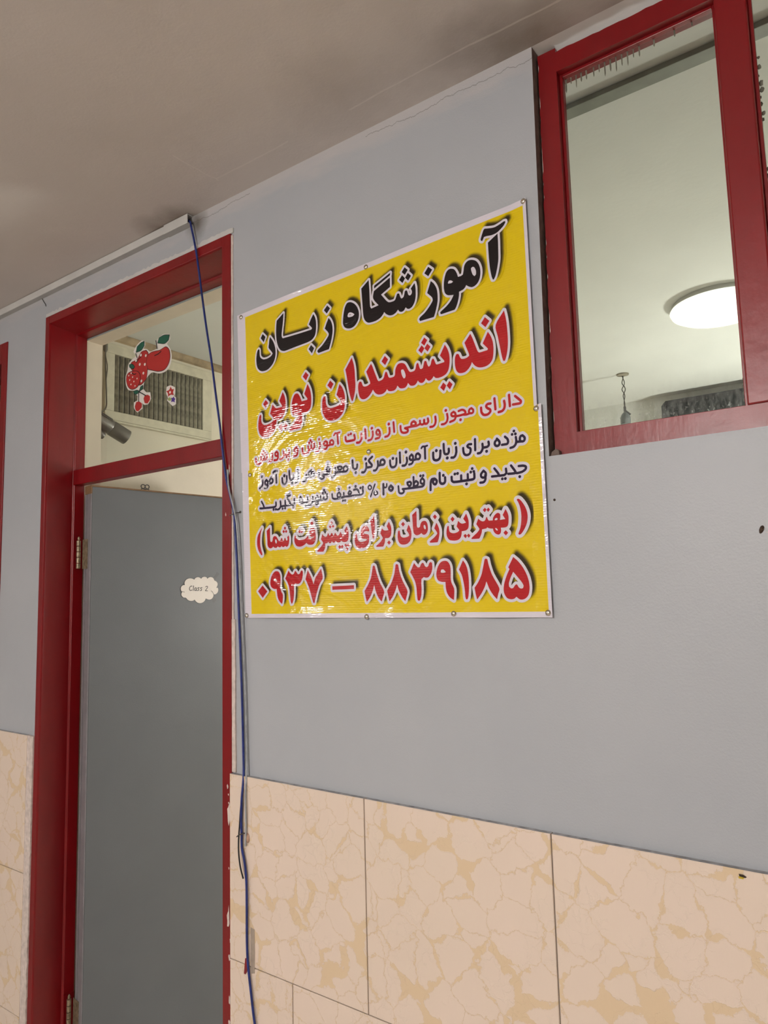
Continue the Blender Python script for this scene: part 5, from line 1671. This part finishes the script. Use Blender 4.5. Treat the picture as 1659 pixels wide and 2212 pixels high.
# ventilation grille on the classroom's left wall
GX = -2.42
gr = thing('ventilation_grille', 'dusty ventilation grille with vertical slats in a cream wooden surround, seen through the transom', 'grille', (GX, 0.59, 2.29))
y0, y1, z0, z1 = 0.375, 0.808, 2.338, 2.566
mb = MB()
mb.box(GX + 0.0005, GX + 0.014, y0 - 0.04, y1 + 0.05, z1, z1 + 0.04)
mb.box(GX + 0.0005, GX + 0.014, y0 - 0.04, y1 + 0.05, z0 - 0.035, z0)
mb.box(GX + 0.0005, GX + 0.014, y0 - 0.04, y0, z0, z1)
mb.box(GX + 0.0005, GX + 0.014, y1, y1 + 0.05, z0, z1)
mb.box(GX + 0.0005, GX + 0.020, y0 - 0.06, y1 + 0.06, z0 - 0.045, z0 - 0.037)
mb.build('surround', M['cream_wood'], gr, bevel=0.002)
MB().box(GX + 0.0006, GX + 0.0022, y0 + 0.0002, y1 - 0.0002, z0 + 0.0002, z1 - 0.0002).build('dark_inside', M['slat_back'], gr)
slat0 = None
for k in range(19):
    y = y0 + 0.013 + k * (y1 - y0 - 0.026) / 18
    if slat0 is None:
        mb = MB()
        mb.add([(GX + 0.0028, y - 0.006, z0 + 0.001), (GX + 0.0125, y + 0.004, z0 + 0.001), (GX + 0.0125, y + 0.006, z0 + 0.001), (GX + 0.0028, y - 0.004, z0 + 0.001),
                (GX + 0.0028, y - 0.006, z1 - 0.001), (GX + 0.0125, y + 0.004, z1 - 0.001), (GX + 0.0125, y + 0.006, z1 - 0.001), (GX + 0.0028, y - 0.004, z1 - 0.001)],
               [(0, 1, 5, 4), (1, 2, 6, 5), (2, 3, 7, 6), (3, 0, 4, 7), (0, 3, 2, 1), (4, 5, 6, 7)])
        slat0 = mb.build('slat', M['slat'], gr)
        ys0 = y
    else:
        s = slat0.copy()
        COL.objects.link(s)
        s.parent = gr
        s.location = (0, y - ys0, 0)
tag(MB().prism([(GX + 0.0003, 2.622), (GX + 0.010, 2.628), (GX + 0.018, 2.645), (GX + 0.018, 2.6515), (GX + 0.0003, 2.6515)], 'y', 0.19, 2.84).build('trim_9', M['stained']), kind='structure')
# security camera on the same wall, its cord going up to the ceiling
A0, A1 = Vector((-2.345, 0.20, 2.302)), Vector((-2.325, 0.376, 2.222))
ax = (A1 - A0).normalized()
cm = thing('security_camera', 'grey bullet security camera on the classroom wall, half hidden by the door reveal', 'camera', (-2.42, 0.30, 2.25))
L_ = (A1 - A0).length
MB().lathe([(0.026, 0.0), (0.0285, 0.01), (0.0285, L_ * 0.62), (0.027, L_ * 0.64)], A0, ax, 32).build('camera_body', M['cam_metal'], cm, smooth=True)
mb_hood = MB().lathe([(0.0265, L_ * 0.642), (0.029, L_ * 0.66), (0.029, L_ * 0.985), (0.0285, L_), (0.026, L_), (0.0255, L_ * 0.93), (0.001, L_ * 0.925)], A0, ax, 32)
hood = mb_hood.build('lens_hood', M['cam_metal'], cm, smooth=True)
MB().lathe([(0.0248, L_ * 0.931), (0.018, L_ * 0.945), (0.004, L_ * 0.952)], A0, ax, 24).build('lens', M['cam_dark'], hood, smooth=True)
s = ax.cross(Vector((0, 0, 1))).normalized()
u_ = s.cross(ax).normalized()
mb = MB()
for k in range(7):
    t = 0.5 + 0.35 * k
    d = s * math.cos(t) + u_ * math.sin(t)
    e = s * -math.sin(t) + u_ * math.cos(t)
    p, q = A0 + ax * 0.02 + d * 0.0275, A0 + ax * L_ * 0.58 + d * 0.0275
    w = 0.0012
    vs = [p + e * w, p - e * w, q - e * w, q + e * w, p + e * w + d * 0.004, p - e * w + d * 0.004, q - e * w + d * 0.004, q + e * w + d * 0.004]
    mb.add(vs, [(0, 1, 2, 3), (4, 7, 6, 5), (0, 4, 5, 1), (1, 5, 6, 2), (2, 6, 7, 3), (3, 7, 4, 0)])
mb.build('cooling_fin', M['cam_metal'], cm)
mb = MB()
mb.tube([A0 + ax * 0.05 - u_ * 0.0285, A0 + ax * 0.06 - u_ * 0.045, Vector((-2.39, 0.275, 2.215)), Vector((-2.4195, 0.285, 2.21))], [0.011, 0.010, 0.010, 0.014], 12)
mb.lathe([(0.012, -0.016), (0.014, -0.012), (0.014, 0.012), (0.012, 0.016)], A0 + ax * 0.10 - u_ * 0.044, ax, 16)
mb.build('mount_bracket', M['cam_metal'], cm, smooth=True)
mb = MB()
mb.tube(spline([(-2.39, 0.310, 2.6515), (-2.388, 0.326, 2.60), (-2.385, 0.320, 2.55), (-2.384, 0.320, 2.497), (-2.384, 0.326, 2.39), (-2.383, 0.320, 2.33), (-2.37, 0.254, 2.30)], 6), 0.0028, 8)
mb.tube(spline([(-2.39, 0.332, 2.6515), (-2.387, 0.325, 2.60), (-2.383, 0.318, 2.55), (-2.381, 0.326, 2.497), (-2.382, 0.322, 2.44), (-2.384, 0.326, 2.39)], 6), 0.0022, 8)
mb.lathe([(0.004, 0.0), (0.008, 0.008), (0.008, 0.04), (0.004, 0.055)], (-2.385, 0.320, 2.555), (0, 0, 1), 12)
tag(mb.build('camera_cord', plain('cord_grey', (0.13, 0.12, 0.10), 0.5), loc=(-2.385, 0.306, 2.30), smooth=True), 'thin grey twisted cord hanging from the classroom ceiling to the security camera', 'cord')

for o in list(bpy.data.objects):
    if '_base' in o:
        del o['_base']
